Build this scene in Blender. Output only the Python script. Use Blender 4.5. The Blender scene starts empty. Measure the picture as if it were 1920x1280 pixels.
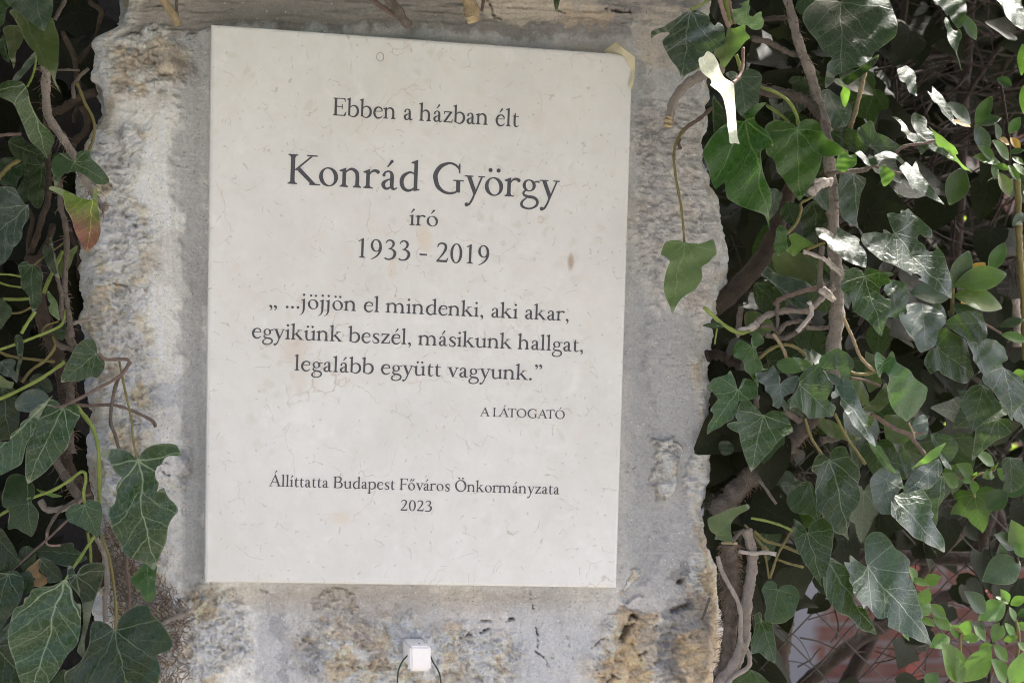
import bpy, bmesh, math, random
import numpy as np
from mathutils import Vector, Matrix
from mathutils.geometry import delaunay_2d_cdt

# ------------------------------------------------------------------ camera, sky, sun, exposure
scene = bpy.context.scene
col = scene.collection
R_CAM = ((0.9825600995, -0.1834813776, 0.0301700986),      # right
         (0.0278974034, -0.0149557688, -0.9994989044),     # down
         (0.1838406529, 0.9829094104, -0.0095762877))      # forward
C_CAM = Vector((-0.2125, -1.6120, -0.0092))
FPX = 3200.0                                               # 60 mm on a 36 mm sensor, in photo pixels
r_, d_, f_ = (Vector(v) for v in R_CAM)
cam_data = bpy.data.cameras.new('camera')
cam_data.lens = 60.0
cam_data.sensor_width = 36.0
cam_data.clip_start = 0.05
cam_data.clip_end = 500.0
cam_data.dof.use_dof = True
cam_data.dof.focus_distance = 1.60
cam_data.dof.aperture_fstop = 9.0
cam = bpy.data.objects.new('camera', cam_data)
m3 = Matrix((r_, -d_, -f_)).transposed()
cam.matrix_world = Matrix.Translation(C_CAM) @ m3.to_4x4()
col.objects.link(cam)
scene.camera = cam
scene.cycles.filter_width = 1.0

SUN_EL, SUN_AZ = math.radians(56), math.radians(58)       # behind the wall, to the right
to_sun = Vector((math.sin(SUN_AZ) * math.cos(SUN_EL), math.cos(SUN_AZ) * math.cos(SUN_EL), math.sin(SUN_EL)))
world = bpy.data.worlds.new('World')
scene.world = world
world.use_nodes = True
wn = world.node_tree
sky = wn.nodes.new('ShaderNodeTexSky')
sky.sky_type = 'NISHITA'
sky.sun_disc = False
sky.sun_elevation = SUN_EL
sky.sun_rotation = SUN_AZ
sky.air_density = 0.6
sky.dust_density = 6.5
sky.ozone_density = 0.7
bg = wn.nodes['Background']
bg.inputs['Strength'].default_value = 0.15
wn.links.new(sky.outputs['Color'], bg.inputs['Color'])
sun_data = bpy.data.lights.new('sun', 'SUN')
sun_data.energy = 2.1
sun_data.angle = math.radians(0.5)
sun_data.color = (1.0, 0.965, 0.91)
sun = bpy.data.objects.new('sun', sun_data)
sun.rotation_euler = to_sun.to_track_quat('Z', 'Y').to_euler()
sun.location = (2, 2, 6)
col.objects.link(sun)
vs = scene.view_settings
vs.view_transform = 'Standard'
vs.look = 'None'
vs.exposure = 2.62
vs.gamma = 1.0
vs.use_curve_mapping = False

rng = np.random.default_rng(7)
random.seed(7)

# ------------------------------------------------------------------ helpers
def at(px, py, Y):
    """the point of the plane y=Y seen at photo pixel (px, py)"""
    d = r_ * ((px - 960) / FPX) + d_ * ((py - 640) / FPX) + f_
    t = (Y - C_CAM.y) / d.y
    return C_CAM + d * t

def project_np(P):
    q = P - np.array(C_CAM)
    X = q @ np.array(r_); Yd = q @ np.array(d_); Z = q @ np.array(f_)
    return 960 + FPX * X / Z, 640 + FPX * Yd / Z

def tag(o, label=None, cat=None, group=None, kind=None):
    if label: o['label'] = label
    if cat: o['category'] = cat
    if group: o['group'] = group
    if kind: o['kind'] = kind
    return o

def empty(name, loc, label, cat, group=None):
    o = bpy.data.objects.new(name, None)
    o.empty_display_size = 0.05
    o.location = loc
    col.objects.link(o)
    return tag(o, label, cat, group)

def link_mesh(name, verts, faces, mat, parent=None, smooth=False):
    """ONE mesh object; world-space verts, moved under the parent's origin"""
    off = np.array(parent.location) if parent else np.zeros(3)
    V = np.asarray(verts, dtype=float) - off
    me = bpy.data.meshes.new(name)
    me.from_pydata([tuple(v) for v in V], [], [tuple(int(i) for i in f) for f in faces])
    me.materials.append(mat)
    if smooth:
        me.polygons.foreach_set('use_smooth', [True] * len(me.polygons))
    me.update()
    o = bpy.data.objects.new(name, me)
    col.objects.link(o)
    if parent: o.parent = parent
    return o

class MB:
    """collects pieces that make one mesh"""
    def __init__(s): s.v = []; s.f = []; s.uv = []
    def add(s, V, F, uv=None):
        b = len(s.v)
        s.v += [tuple(p) for p in V]
        s.f += [tuple(i + b for i in f) for f in F]
        s.uv += [tuple(t) for t in uv] if uv is not None else [(0.0, 0.0)] * len(V)
    def box(s, c, h):
        x, y, z = c; a, b, d = h
        V = [(x+i*a, y+j*b, z+k*d) for i in (-1, 1) for j in (-1, 1) for k in (-1, 1)]
        s.add(V, [(0,1,3,2),(4,6,7,5),(0,4,5,1),(2,3,7,6),(0,2,6,4),(1,5,7,3)])
    def build(s, name, mat, parent=None, smooth=False, uv=False):
        o = link_mesh(name, s.v, s.f, mat, parent, smooth)
        if uv: set_uv(o.data, s.uv)
        return o

def set_uv(me, uv):
    lay = me.uv_layers.new(name='leaf')
    idx = np.empty(len(me.loops), dtype=np.int32)
    me.loops.foreach_get('vertex_index', idx)
    lay.data.foreach_set('uv', np.asarray(uv, dtype=np.float32)[idx].ravel())

def catmull(P, n, closed=False):
    P = np.asarray(P, float); N = len(P); out = []
    rngs = range(N) if closed else range(N - 1)
    for i in rngs:
        p1 = P[i]; p2 = P[(i + 1) % N]
        p0 = P[(i - 1) % N] if (closed or i > 0) else 2 * p1 - p2
        p3 = P[(i + 2) % N] if (closed or i + 2 < N) else 2 * p2 - p1
        for k in range(n):
            t = k / n
            out.append(0.5 * ((2*p1) + (-p0+p2)*t + (2*p0-5*p1+4*p2-p3)*t*t + (-p0+3*p1-3*p2+p3)*t**3))
    if not closed: out.append(P[-1])
    return np.array(out)

def tube_geo(P, R, sides=8, rough=0.0, cap=True):
    """tapered tube along smoothed 3-D points P with radii R"""
    P = np.asarray(P, float); R = np.asarray(R, float)
    n = len(P)
    T = np.gradient(P, axis=0)
    T /= np.linalg.norm(T, axis=1)[:, None] + 1e-12
    up = np.array([0.13, -0.97, 0.2])
    V = []
    for i in range(n):
        a = np.cross(T[i], up)
        if np.linalg.norm(a) < 1e-3: a = np.cross(T[i], [1, 0, 0])
        a /= np.linalg.norm(a); b = np.cross(T[i], a)
        for k in range(sides):
            t = 2 * math.pi * k / sides
            rr = R[i] * (1 + rough * (random.random() - .5) * 2)
            V.append(P[i] + rr * (math.cos(t) * a + math.sin(t) * b))
    F = []
    for i in range(n - 1):
        for k in range(sides):
            k2 = (k + 1) % sides
            F.append((i*sides+k, i*sides+k2, (i+1)*sides+k2, (i+1)*sides+k))
    if cap:
        F.append(tuple(range(sides))[::-1]); F.append(tuple((n-1)*sides + k for k in range(sides)))
    return V, F

def value_noise(x, y, seed):
    t = np.random.default_rng(seed).random((256, 256))
    xi = np.floor(x).astype(int); yi = np.floor(y).astype(int)
    fx = x - xi; fy = y - yi
    fx = fx*fx*fx*(fx*(fx*6-15)+10); fy = fy*fy*fy*(fy*(fy*6-15)+10)
    a = t[xi % 256, yi % 256]; b = t[(xi+1) % 256, yi % 256]
    c = t[xi % 256, (yi+1) % 256]; d = t[(xi+1) % 256, (yi+1) % 256]
    return (a*(1-fx)+b*fx)*(1-fy)+(c*(1-fx)+d*fx)*fy

def fbm(x, y, wl, octv, seed, gain=0.5):
    s = np.zeros_like(x); amp = 1; tot = 0
    for o in range(octv):
        a = 0.6 + 1.3*o
        X = (x*math.cos(a) - y*math.sin(a)) / wl; Y = (x*math.sin(a) + y*math.cos(a)) / wl
        s += amp * value_noise(X + 17*o, Y + 31*o, seed + o); tot += amp
        amp *= gain; wl *= 0.5
    return s / tot

def sstep(a, b, x):
    t = np.clip((x - a) / (b - a), 0, 1)
    return t*t*(3-2*t)

SUNNY = [(1325, 110, -9), (1335, 165, -9), (1350, 230, -9), (1340, 130, -9), (1352, 265, -9), (1340, 150, -6), (1345, 210, -6), (1352, 260, -7), (1540, 268, -3), (1690, 20, -3), (1800, 30, -4), (1885, 40, -5), (1740, 330, -4), (1725, 270, -4), 
         (1590, 450, -5), (1610, 480, -5), (1720, 405, -4), (1740, 530, -6), (1565, 700, -4), (1590, 760, -5), (1610, 810, -6), (1720, 700, -5), (1735, 725, -5), (1690, 950, -4), (1720, 980, -4),
         (1640, 290, -4),  (1600, 430, -4), (1700, 1140, -6), (1510, 700, -5), (1545, 690, -5), (1860, 1250, 1), (1770, 1230, 1), ]
def in_sunbeam(p, r=.028):
    for x, y, Y in SUNNY:
        a = at(x, y, Y/100); d = p - a; t = d.dot(to_sun)
        if t > .02 and (d - to_sun*t).length < r: return True
    return False

# ------------------------------------------------------------------ materials
def new_mat(name):
    m = bpy.data.materials.new(name); m.use_nodes = True
    nt = m.node_tree
    return m, nt, nt.nodes['Principled BSDF']

def nd(nt, kind, **kw):
    n = nt.nodes.new(kind)
    for k, v in kw.items():
        if k in ('inp',):
            for a, b in v.items(): n.inputs[a].default_value = b
        else: setattr(n, k, v)
    return n

def math_n(nt, op, a, b=None, c=None):
    n = nt.nodes.new('ShaderNodeMath'); n.operation = op
    for i, v in enumerate((a, b, c)):
        if v is None: continue
        if hasattr(v, 'is_linked') or hasattr(v, 'links'): nt.links.new(v, n.inputs[i])
        else: n.inputs[i].default_value = v
    return n.outputs[0]

def mixc(nt, fac, a, b, blend='MIX'):
    n = nt.nodes.new('ShaderNodeMix'); n.data_type = 'RGBA'; n.blend_type = blend
    for s, v in ((n.inputs[0], fac), (n.inputs[6], a), (n.inputs[7], b)):
        if hasattr(v, 'links'): nt.links.new(v, s)
        elif isinstance(v, (int, float)): s.default_value = v
        else: s.default_value = (*v, 1) if len(v) == 3 else v
    return n.outputs[2]

def noise(nt, scale, detail=4, rough=0.55, vec=None, dist=0.0):
    n = nd(nt, 'ShaderNodeTexNoise', inp={'Scale': scale, 'Detail': detail, 'Roughness': rough, 'Distortion': dist})
    if vec is None:
        tc = nd(nt, 'ShaderNodeTexCoord'); vec = tc.outputs['Object']
    nt.links.new(vec, n.inputs['Vector'])
    return n.outputs[0]

def ramp(nt, fac, a, b, lo=0.0, hi=1.0):
    n = nt.nodes.new('ShaderNodeMapRange')
    n.inputs[1].default_value = a; n.inputs[2].default_value = b
    n.inputs[3].default_value = lo; n.inputs[4].default_value = hi
    nt.links.new(fac, n.inputs[0])
    return n.outputs[0]

def bump(nt, height, bsdf, strength=0.4, dist=0.001):
    b = nd(nt, 'ShaderNodeBump', inp={'Strength': strength, 'Distance': dist})
    nt.links.new(height, b.inputs['Height'])
    nt.links.new(b.outputs[0], bsdf.inputs['Normal'])
    return b

def vein_group():
    g = bpy.data.node_groups.new('leaf_veins', 'ShaderNodeTree')
    g.interface.new_socket('Vein', in_out='OUTPUT', socket_type='NodeSocketFloat')
    g.interface.new_socket('Fine', in_out='OUTPUT', socket_type='NodeSocketFloat')
    g.interface.new_socket('Along', in_out='OUTPUT', socket_type='NodeSocketFloat')
    out = g.nodes.new('NodeGroupOutput')
    uv = g.nodes.new('ShaderNodeUVMap'); uv.uv_map = 'leaf'
    oig = nd(g, 'ShaderNodeObjectInfo')
    wob = nd(g, 'ShaderNodeTexNoise', inp={'Scale': 4.0, 'Detail': 2})
    wov = nd(g, 'ShaderNodeVectorMath', operation='ADD'); g.links.new(uv.outputs[0], wov.inputs[0])
    g.links.new(math_n(g, 'MULTIPLY', oig.outputs['Random'], 37.0), wov.inputs[1])
    g.links.new(wov.outputs[0], wob.inputs['Vector'])
    sub = nd(g, 'ShaderNodeVectorMath', operation='MULTIPLY_ADD')
    g.links.new(wob.outputs[1], sub.inputs[0])
    sub.inputs[1].default_value = (0.11, 0.11, 0); sub.inputs[2].default_value = (-0.055, -0.055, 0)
    ad = nd(g, 'ShaderNodeVectorMath', operation='ADD')
    g.links.new(uv.outputs[0], ad.inputs[0]); g.links.new(sub.outputs[0], ad.inputs[1])
    sp = g.nodes.new('ShaderNodeSeparateXYZ'); g.links.new(ad.outputs[0], sp.inputs[0])
    u, v = sp.outputs[0], sp.outputs[1]
    au = math_n(g, 'ABSOLUTE', u)
    def line(d, w):      # 1 on the line, 0 at distance w
        n = g.nodes.new('ShaderNodeMapRange'); n.interpolation_type = 'SMOOTHSTEP'
        n.inputs[1].default_value = 0.0; n.inputs[3].default_value = 1.0; n.inputs[4].default_value = 0.0
        g.links.new(d, n.inputs[0])
        if hasattr(w, 'links'): g.links.new(w, n.inputs[2])
        else: n.inputs[2].default_value = w
        return n.outputs[0]
    w0 = math_n(g, 'MULTIPLY_ADD', v, -0.010, 0.016)
    V = line(au, w0)
    fine = None
    for th, ln in ((0.72, 0.62), (1.5, 0.5)):
        s, c = math.sin(th), math.cos(th)
        perp = math_n(g, 'ABSOLUTE', math_n(g, 'SUBTRACT', math_n(g, 'MULTIPLY', au, c), math_n(g, 'MULTIPLY', v, s)))
        al = math_n(g, 'ADD', math_n(g, 'MULTIPLY', au, s), math_n(g, 'MULTIPLY', v, c))
        w = math_n(g, 'MAXIMUM', math_n(g, 'MULTIPLY_ADD', al, -0.013, 0.0125), 0.001)
        L = math_n(g, 'MULTIPLY', line(perp, w), math_n(g, 'GREATER_THAN', al, 0.0))
        V = math_n(g, 'MAXIMUM', V, L)
    for k, slope, freq in ((0, 0.95, 6.0), (1, 0.35, 5.0)):
        t = math_n(g, 'MULTIPLY_ADD', au, -slope, v)
        fr = math_n(g, 'FRACT', math_n(g, 'ADD', math_n(g, 'MULTIPLY', t, math_n(g, 'MULTIPLY_ADD', oig.outputs['Random'], 2.6, freq - 1.3)), math_n(g, 'MULTIPLY', oig.outputs['Random'], 3.7)))
        dd = math_n(g, 'ABSOLUTE', math_n(g, 'SUBTRACT', fr, 0.5))
        L = line(dd, 0.045)
        msk = math_n(g, 'GREATER_THAN', t, 0.1 if k == 0 else -0.2)
        L = math_n(g, 'MULTIPLY', L, msk)
        if k == 0: V2 = math_n(g, 'MULTIPLY', L, 0.65)
        else: V2 = math_n(g, 'MAXIMUM', V2, math_n(g, 'MULTIPLY', L, 0.25))
    V = math_n(g, 'MAXIMUM', V, V2)
    vo = nd(g, 'ShaderNodeTexVoronoi', feature='DISTANCE_TO_EDGE', inp={'Scale': 17.0})
    g.links.new(ad.outputs[0], vo.inputs['Vector'])
    F = line(vo.outputs['Distance'], 0.07)
    g.links.new(V, out.inputs[0]); g.links.new(F, out.inputs[1]); g.links.new(v, out.inputs[2])
    return g

VEINS = vein_group()

def leaf_mat(name, base, base2, vein, rough=0.40, transl=0.22, tcol=None, vs_=0.55, dust=0.07, red=None, spec=0.5, grey=0.0):
    kk = {'leaf_dark': .48, 'leaf_mid': .52, 'leaf_grey': .58, 'leaf_gloss': .62, 'leaf_thin': .58, 'leaf_shrub_dark': .6, 'leaf_shrub': .4, 'leaf_bright': .7, 'leaf_olive': .8, 'leaf_dim_olive': .7}.get(name, 1.0)
    base, base2 = tuple(x*kk for x in base), tuple(x*kk for x in base2); vein = tuple(x*(.4+.6*kk) for x in vein)
    m, nt, b = new_mat(name)
    g = nt.nodes.new('ShaderNodeGroup'); g.node_tree = VEINS
    oi = nd(nt, 'ShaderNodeObjectInfo')
    n1 = noise(nt, 22, 4)
    c = mixc(nt, ramp(nt, n1, 0.35, 0.65), base, base2)
    if red is not None:
        f = math_n(nt, 'ADD', g.outputs['Along'], math_n(nt, 'MULTIPLY_ADD', n1, 0.6, -0.3))
        c = mixc(nt, ramp(nt, f, 0.3, 0.62), c, red)
    rv = ramp(nt, oi.outputs['Random'], 0, 1, 0.78, 1.25)
    cm = nd(nt, 'ShaderNodeHueSaturation')
    nt.links.new(c, cm.inputs['Color']); nt.links.new(rv, cm.inputs['Value'])
    c = cm.outputs[0]
    c = mixc(nt, math_n(nt, 'MULTIPLY', g.outputs['Fine'], 0.24 * vs_), c, vein)
    c = mixc(nt, math_n(nt, 'MULTIPLY', g.outputs['Vein'], vs_), c, vein)
    hv = ramp(nt, math_n(nt, 'FRACT', math_n(nt, 'MULTIPLY', oi.outputs['Random'], 7.31)), 0, 1, 0.472, 0.520)
    nt.links.new(hv, cm.inputs['Hue'])
    mo = noise(nt, 240, 5, 0.7)
    c = mixc(nt, 1.0, c, mixc(nt, ramp(nt, mo, .3, .7), (.78, .80, .78), (1.24, 1.22, 1.2)), 'MULTIPLY')
    rimA = nd(nt, 'ShaderNodeAttribute', attribute_name='rim')
    c = mixc(nt, math_n(nt, 'MULTIPLY', ramp(nt, rimA.outputs['Fac'], .80, 1.0), math_n(nt, 'MULTIPLY', ramp(nt, n1, .35, .6), .36)), c, (0.36, 0.38, 0.27))
    dn = noise(nt, 55, 6, 0.7)
    c = mixc(nt, ramp(nt, dn, 0.52, 0.75, grey, grey + dust * 0.55), c, (0.30, 0.33, 0.31))
    vo = nd(nt, 'ShaderNodeTexVoronoi', feature='F1', inp={'Scale': 190.0})
    tc = nd(nt, 'ShaderNodeTexCoord'); nt.links.new(tc.outputs['Object'], vo.inputs['Vector'])
    pn = noise(nt, 14, 2)
    sp = math_n(nt, 'MULTIPLY', ramp(nt, vo.outputs['Distance'], 0.10, 0.20, 1, 0), ramp(nt, pn, 0.54, 0.66))
    c = mixc(nt, math_n(nt, 'MULTIPLY', sp, 0.5 * min(1, dust * 2)), c, (0.62, 0.64, 0.62))
    nt.links.new(c, b.inputs['Base Color'])
    b.inputs['Specular IOR Level'].default_value = spec
    nt.links.new(ramp(nt, dn, 0.3, 0.8, rough - 0.1, rough + 0.15), b.inputs['Roughness'])
    h = math_n(nt, 'MULTIPLY_ADD', g.outputs['Vein'], -0.7, math_n(nt, 'MULTIPLY_ADD', g.outputs['Fine'], -0.35, math_n(nt, 'MULTIPLY', n1, 0.8)))
    bp = bump(nt, h, b, 0.35, 0.0008)
    t = nt.nodes.new('ShaderNodeBsdfTranslucent')
    tcn = nd(nt, 'ShaderNodeMix', data_type='RGBA')
    hs = mixc(nt, math_n(nt, 'MULTIPLY', g.outputs['Vein'], 0.5), tcol or (0.16, 0.34, 0.03), (0.05, 0.10, 0.01))
    nt.links.new(hs, t.inputs['Color'])
    mx = nt.nodes.new('ShaderNodeMixShader'); mx.inputs[0].default_value = transl
    nt.links.new(b.outputs[0], mx.inputs[1]); nt.links.new(t.outputs[0], mx.inputs[2])
    out = nt.nodes['Material Output']
    nt.links.new(mx.outputs[0], out.inputs['Surface'])
    return m

PALEV = (0.24, 0.31, 0.17)
LM = {
 'dark':  leaf_mat('leaf_dark', (0.018, 0.042, 0.011), (0.027, 0.056, 0.015), PALEV, 0.32, 0.10, spec=0.32),
 'mid':   leaf_mat('leaf_mid', (0.034, 0.078, 0.027), (0.047, 0.098, 0.036), (0.34, 0.42, 0.23), 0.30, 0.16, vs_=0.75, spec=.4),
 'grey':  leaf_mat('leaf_grey', (0.035, 0.062, 0.042), (0.050, 0.080, 0.055), (0.30, 0.37, 0.25), 0.33, 0.12, dust=0.22, spec=0.55, grey=0.03, vs_=0.7),
 'gloss': leaf_mat('leaf_gloss', (0.030, 0.058, 0.038), (0.045, 0.075, 0.050), (0.24, 0.32, 0.22), 0.32, 0.14, dust=0.14, spec=0.7, grey=0.0, vs_=.6),
 'bright':leaf_mat('leaf_bright', (0.06, 0.16, 0.025), (0.09, 0.21, 0.035), (0.30, 0.42, 0.12), 0.42, 0.30, tcol=(0.25, 0.50, 0.04), dust=0.1),
 'lit':   leaf_mat('leaf_thin', (0.030, 0.085, 0.016), (0.045, 0.115, 0.022), (0.20, 0.32, 0.10), 0.32, 0.17, tcol=(0.14, 0.34, 0.015), dust=0.15, spec=.4),
 'olive': leaf_mat('leaf_olive', (0.10, 0.14, 0.045), (0.13, 0.18, 0.06), (0.26, 0.34, 0.14), 0.5, 0.22, dust=0.1),
 'oldolive': leaf_mat('leaf_dim_olive', (0.045, 0.065, 0.018), (0.06, 0.085, 0.024), (0.16, 0.2, 0.07), 0.5, 0.18, dust=0.1),
 'pale':  leaf_mat('leaf_sun_white', (0.60, 0.64, 0.48), (0.68, 0.71, 0.57), (0.50, 0.57, 0.34), 0.4, 0.2, tcol=(0.6, 0.7, 0.4), dust=0.0, vs_=0.3),  # whitened leaf colour standing in for full sun on the curled leaf
 'turning': leaf_mat('leaf_turning', (0.055, 0.12, 0.018), (0.09, 0.17, 0.02), (0.38, 0.42, 0.05), 0.45, 0.15, dust=0.1, red=(0.20, 0.075, 0.055), vs_=0.8),
 'yellow': leaf_mat('leaf_yellow', (0.48, 0.33, 0.05), (0.42, 0.28, 0.06), (0.5, 0.4, 0.1), 0.5, 0.25, tcol=(0.6, 0.4, 0.05), dust=0.0),
 'brown': leaf_mat('leaf_brown', (0.15, 0.10, 0.03), (0.20, 0.15, 0.05), (0.2, 0.15, 0.06), 0.6, 0.15, tcol=(0.3, 0.2, 0.05), dust=0.1),
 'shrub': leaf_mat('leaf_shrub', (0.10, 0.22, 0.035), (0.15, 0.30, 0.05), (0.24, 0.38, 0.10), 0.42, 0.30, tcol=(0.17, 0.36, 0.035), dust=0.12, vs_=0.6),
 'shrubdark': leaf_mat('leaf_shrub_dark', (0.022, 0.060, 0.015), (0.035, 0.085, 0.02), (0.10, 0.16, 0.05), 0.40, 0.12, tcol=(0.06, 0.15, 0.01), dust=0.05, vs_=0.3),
 'inner': leaf_mat('leaf_shade_black', (0.010, 0.014, 0.006), (0.017, 0.018, 0.008), (0.03, 0.035, 0.018), 0.55, 0.04, tcol=(0.05, 0.08, 0.01), dust=0.0, spec=0.12),  # near-black leaf colour, deep shade between the front leaves put into the pigment
 'lime':  leaf_mat('leaf_lime', (0.22, 0.36, 0.03), (0.28, 0.42, 0.04), (0.35, 0.5, 0.1), 0.45, 0.45, tcol=(0.5, 0.75, 0.05), dust=0.0, vs_=0.2),
}

def bark_mat(name, a, b2, scale=90, rough=0.85, bs=0.7):
    m, nt, b = new_mat(name)
    n1 = noise(nt, scale, 6, 0.65)
    n2 = noise(nt, scale * 6, 3, 0.6)
    c = mixc(nt, ramp(nt, n1, 0.3, 0.7), a, b2)
    c = mixc(nt, ramp(nt, n2, 0.55, 0.75, 0, 0.45), c, tuple(x * 0.35 for x in a))
    nt.links.new(c, b.inputs['Base Color'])
    b.inputs['Roughness'].default_value = rough
    b.inputs['Specular IOR Level'].default_value = 0.25
    bump(nt, math_n(nt, 'ADD', n1, math_n(nt, 'MULTIPLY', n2, 0.9)), b, min(1, bs*1.3), 0.003)
    return m

BM = {
 'bark':  bark_mat('bark_greybrown', (0.085, 0.070, 0.055), (0.165, 0.142, 0.116)),
 'light': bark_mat('bark_light', (0.22, 0.19, 0.158), (0.33, 0.29, 0.245)),
 'pale':  bark_mat('twig_bleached', (0.36, 0.32, 0.27), (0.52, 0.47, 0.41)),
 'brown': bark_mat('bark_brown', (0.045, 0.033, 0.024), (0.08, 0.06, 0.043)),
 'dark':  bark_mat('bark_dark', (0.020, 0.014, 0.010), (0.045, 0.032, 0.022)),
 'rust':  bark_mat('twig_reddish', (0.13, 0.095, 0.075), (0.20, 0.15, 0.12), 140),
 'green': bark_mat('petiole_green', (0.13, 0.18, 0.035), (0.20, 0.25, 0.06), 60, 0.5, 0.15),
 'olive': bark_mat('petiole_olive', (0.12, 0.10, 0.035), (0.17, 0.15, 0.05), 60, 0.5, 0.2),
 'pink':  bark_mat('petiole_pinkish', (0.24, 0.16, 0.13), (0.30, 0.21, 0.17), 60, 0.5, 0.2),
 'cane':  bark_mat('cane_straw', (0.22, 0.17, 0.095), (0.31, 0.25, 0.15), 60),
 'hair':  bark_mat('aerial_root', (0.115, 0.080, 0.055), (0.19, 0.14, 0.10), 200, 0.9, 0.2),
 'cut':   bark_mat('cut_wood', (0.42, 0.33, 0.18), (0.56, 0.46, 0.28), 150, 0.8, 0.5),
}

# ------------------------------------------------------------------ ground
gm, nt, b = new_mat('paving')
n1 = noise(nt, 3, 6); n2 = noise(nt, 40, 4)
c = mixc(nt, n1, (0.16, 0.157, 0.150), (0.23, 0.226, 0.216))
c = mixc(nt, ramp(nt, n2, 0.5, 0.7, 0, 0.3), c, (0.2, 0.18, 0.16))
nt.links.new(c, b.inputs['Base Color']); b.inputs['Roughness'].default_value = 0.9
bump(nt, n2, b, 0.3, 0.01)
g = link_mesh('ground', [(-200, -200, -1.5), (200, -200, -1.5), (200, 200, -1.5), (-200, 200, -1.5)], [(0, 1, 2, 3)], gm)
tag(g, 'grey paved ground in front of and behind the wall', None, None, 'structure')

# unseen house added behind the camera to cut the low sky and darken ivy gaps
OH = empty('house', (0, -10, -1.5), 'unseen dull grey house added across the street to block low sky', 'house')
hmx, nt, b = new_mat('dull_grey_render'); n1 = noise(nt, 2, 5); nt.links.new(mixc(nt, n1, (0.095, 0.093, 0.088), (0.15, 0.147, 0.14)), b.inputs['Base Color']); b.inputs['Roughness'].default_value = .9
hgl, nt, b = new_mat('dark_window_glass'); b.inputs['Base Color'].default_value = (0.02, 0.025, 0.03, 1); b.inputs['Roughness'].default_value = .15
hrf, nt, b = new_mat('brown_roof_tile'); n1 = noise(nt, 6, 4); nt.links.new(mixc(nt, n1, (0.10, 0.055, 0.04), (0.16, 0.09, 0.065)), b.inputs['Base Color']); b.inputs['Roughness'].default_value = .85
q = MB(); q.box((0, -12, 1.2), (15, 3, 2.7)); q.build('wall', hmx, OH)
q = MB(); q.add([(-15.5, -8.6, 3.9), (15.5, -8.6, 3.9), (15.5, -15.4, 3.9), (-15.5, -15.4, 3.9), (-14, -12, 6.4), (14, -12, 6.4)], [(0, 1, 5, 4), (2, 3, 4, 5), (1, 2, 5), (3, 0, 4), (3, 2, 1, 0)]); q.build('roof', hrf, OH)
for k in range(6):
    for z in (-.1, 2.5):
        q = MB(); q.box((-12.5 + 5*k, -8.985, z), (.55, .03, .8)); q.build('window', hgl, OH)

# ------------------------------------------------------------------ stone wall (a dense relief, wrapped round both edges)
Lk = [(-420, 215), (-150, 225), (0, 236), (40, 226), (58, 198), (75, 180), (100, 178), (120, 186), (200, 190), (225, 183), (260, 160), (290, 147),
      (330, 145), (400, 148), (500, 150), (620, 155), (700, 163), (800, 172), (1000, 178), (1150, 190), (1300, 200), (1700, 180), (2600, 160)]
Rk = [(-420, 1400), (-150, 1370), (0, 1345), (80, 1328), (150, 1331), (230, 1328), (300, 1330), (370, 1354), (450, 1365), (500, 1367), (560, 1361), (600, 1345),
      (640, 1328), (690, 1325), (720, 1335), (800, 1346), (850, 1348), (900, 1340), (960, 1330), (1000, 1330), (1050, 1345), (1100, 1352),
      (1150, 1360), (1200, 1357), (1280, 1346), (1400, 1350), (1700, 1370), (2600, 1380)]
WY = 0.029                                                  # wall face lies behind the plaque face (y = 0)
ys = np.concatenate([np.linspace(-420, -25, 60), np.linspace(-20, 1300, 590), np.linspace(1312, 2600, 90)])
nr = len(ys)
Lx = np.interp(ys, [k[0] for k in Lk], [k[1] for k in Lk]); Rx = np.interp(ys, [k[0] for k in Rk], [k[1] for k in Rk])
Lx += (fbm(ys, ys*0, 60, 4, 3) - .5) * 26; Rx += (fbm(ys, ys*0+9, 60, 4, 5) - .5) * 20
NF, NA, NS = 520, 14, 30
px_cols, dep = [], []
RAD = 0.024
rad_px = RAD * 1960
s_side = np.linspace(0.34, RAD, NS)
ang = np.linspace(0, math.pi/2, NA + 2)[1:-1]
PXg = np.zeros((nr, NS*2 + NA*2 + NF)); Yg = np.zeros_like(PXg); NX = np.zeros_like(PXg); NY = np.zeros_like(PXg)
for i in range(NS):
    PXg[:, i] = Lx; Yg[:, i] = s_side[i]; NX[:, i] = -1
    PXg[:, -1-i] = Rx; Yg[:, -1-i] = s_side[i]; NX[:, -1-i] = 1
for i, a in enumerate(ang):
    PXg[:, NS+i] = Lx + rad_px*(1-math.cos(a)); Yg[:, NS+i] = RAD*(1-math.sin(a)); NX[:, NS+i] = -math.cos(a); NY[:, NS+i] = -math.sin(a)
    PXg[:, -1-NS-i] = Rx - rad_px*(1-math.cos(a)); Yg[:, -1-NS-i] = RAD*(1-math.sin(a)); NX[:, -1-NS-i] = math.cos(a); NY[:, -1-NS-i] = -math.sin(a)
for i in range(NF):
    t = i/(NF-1)
    PXg[:, NS+NA+i] = (Lx+rad_px)*(1-t) + (Rx-rad_px)*t; NY[:, NS+NA+i] = -1
PYg = np.repeat(ys[:, None], PXg.shape[1], axis=1)
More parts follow.
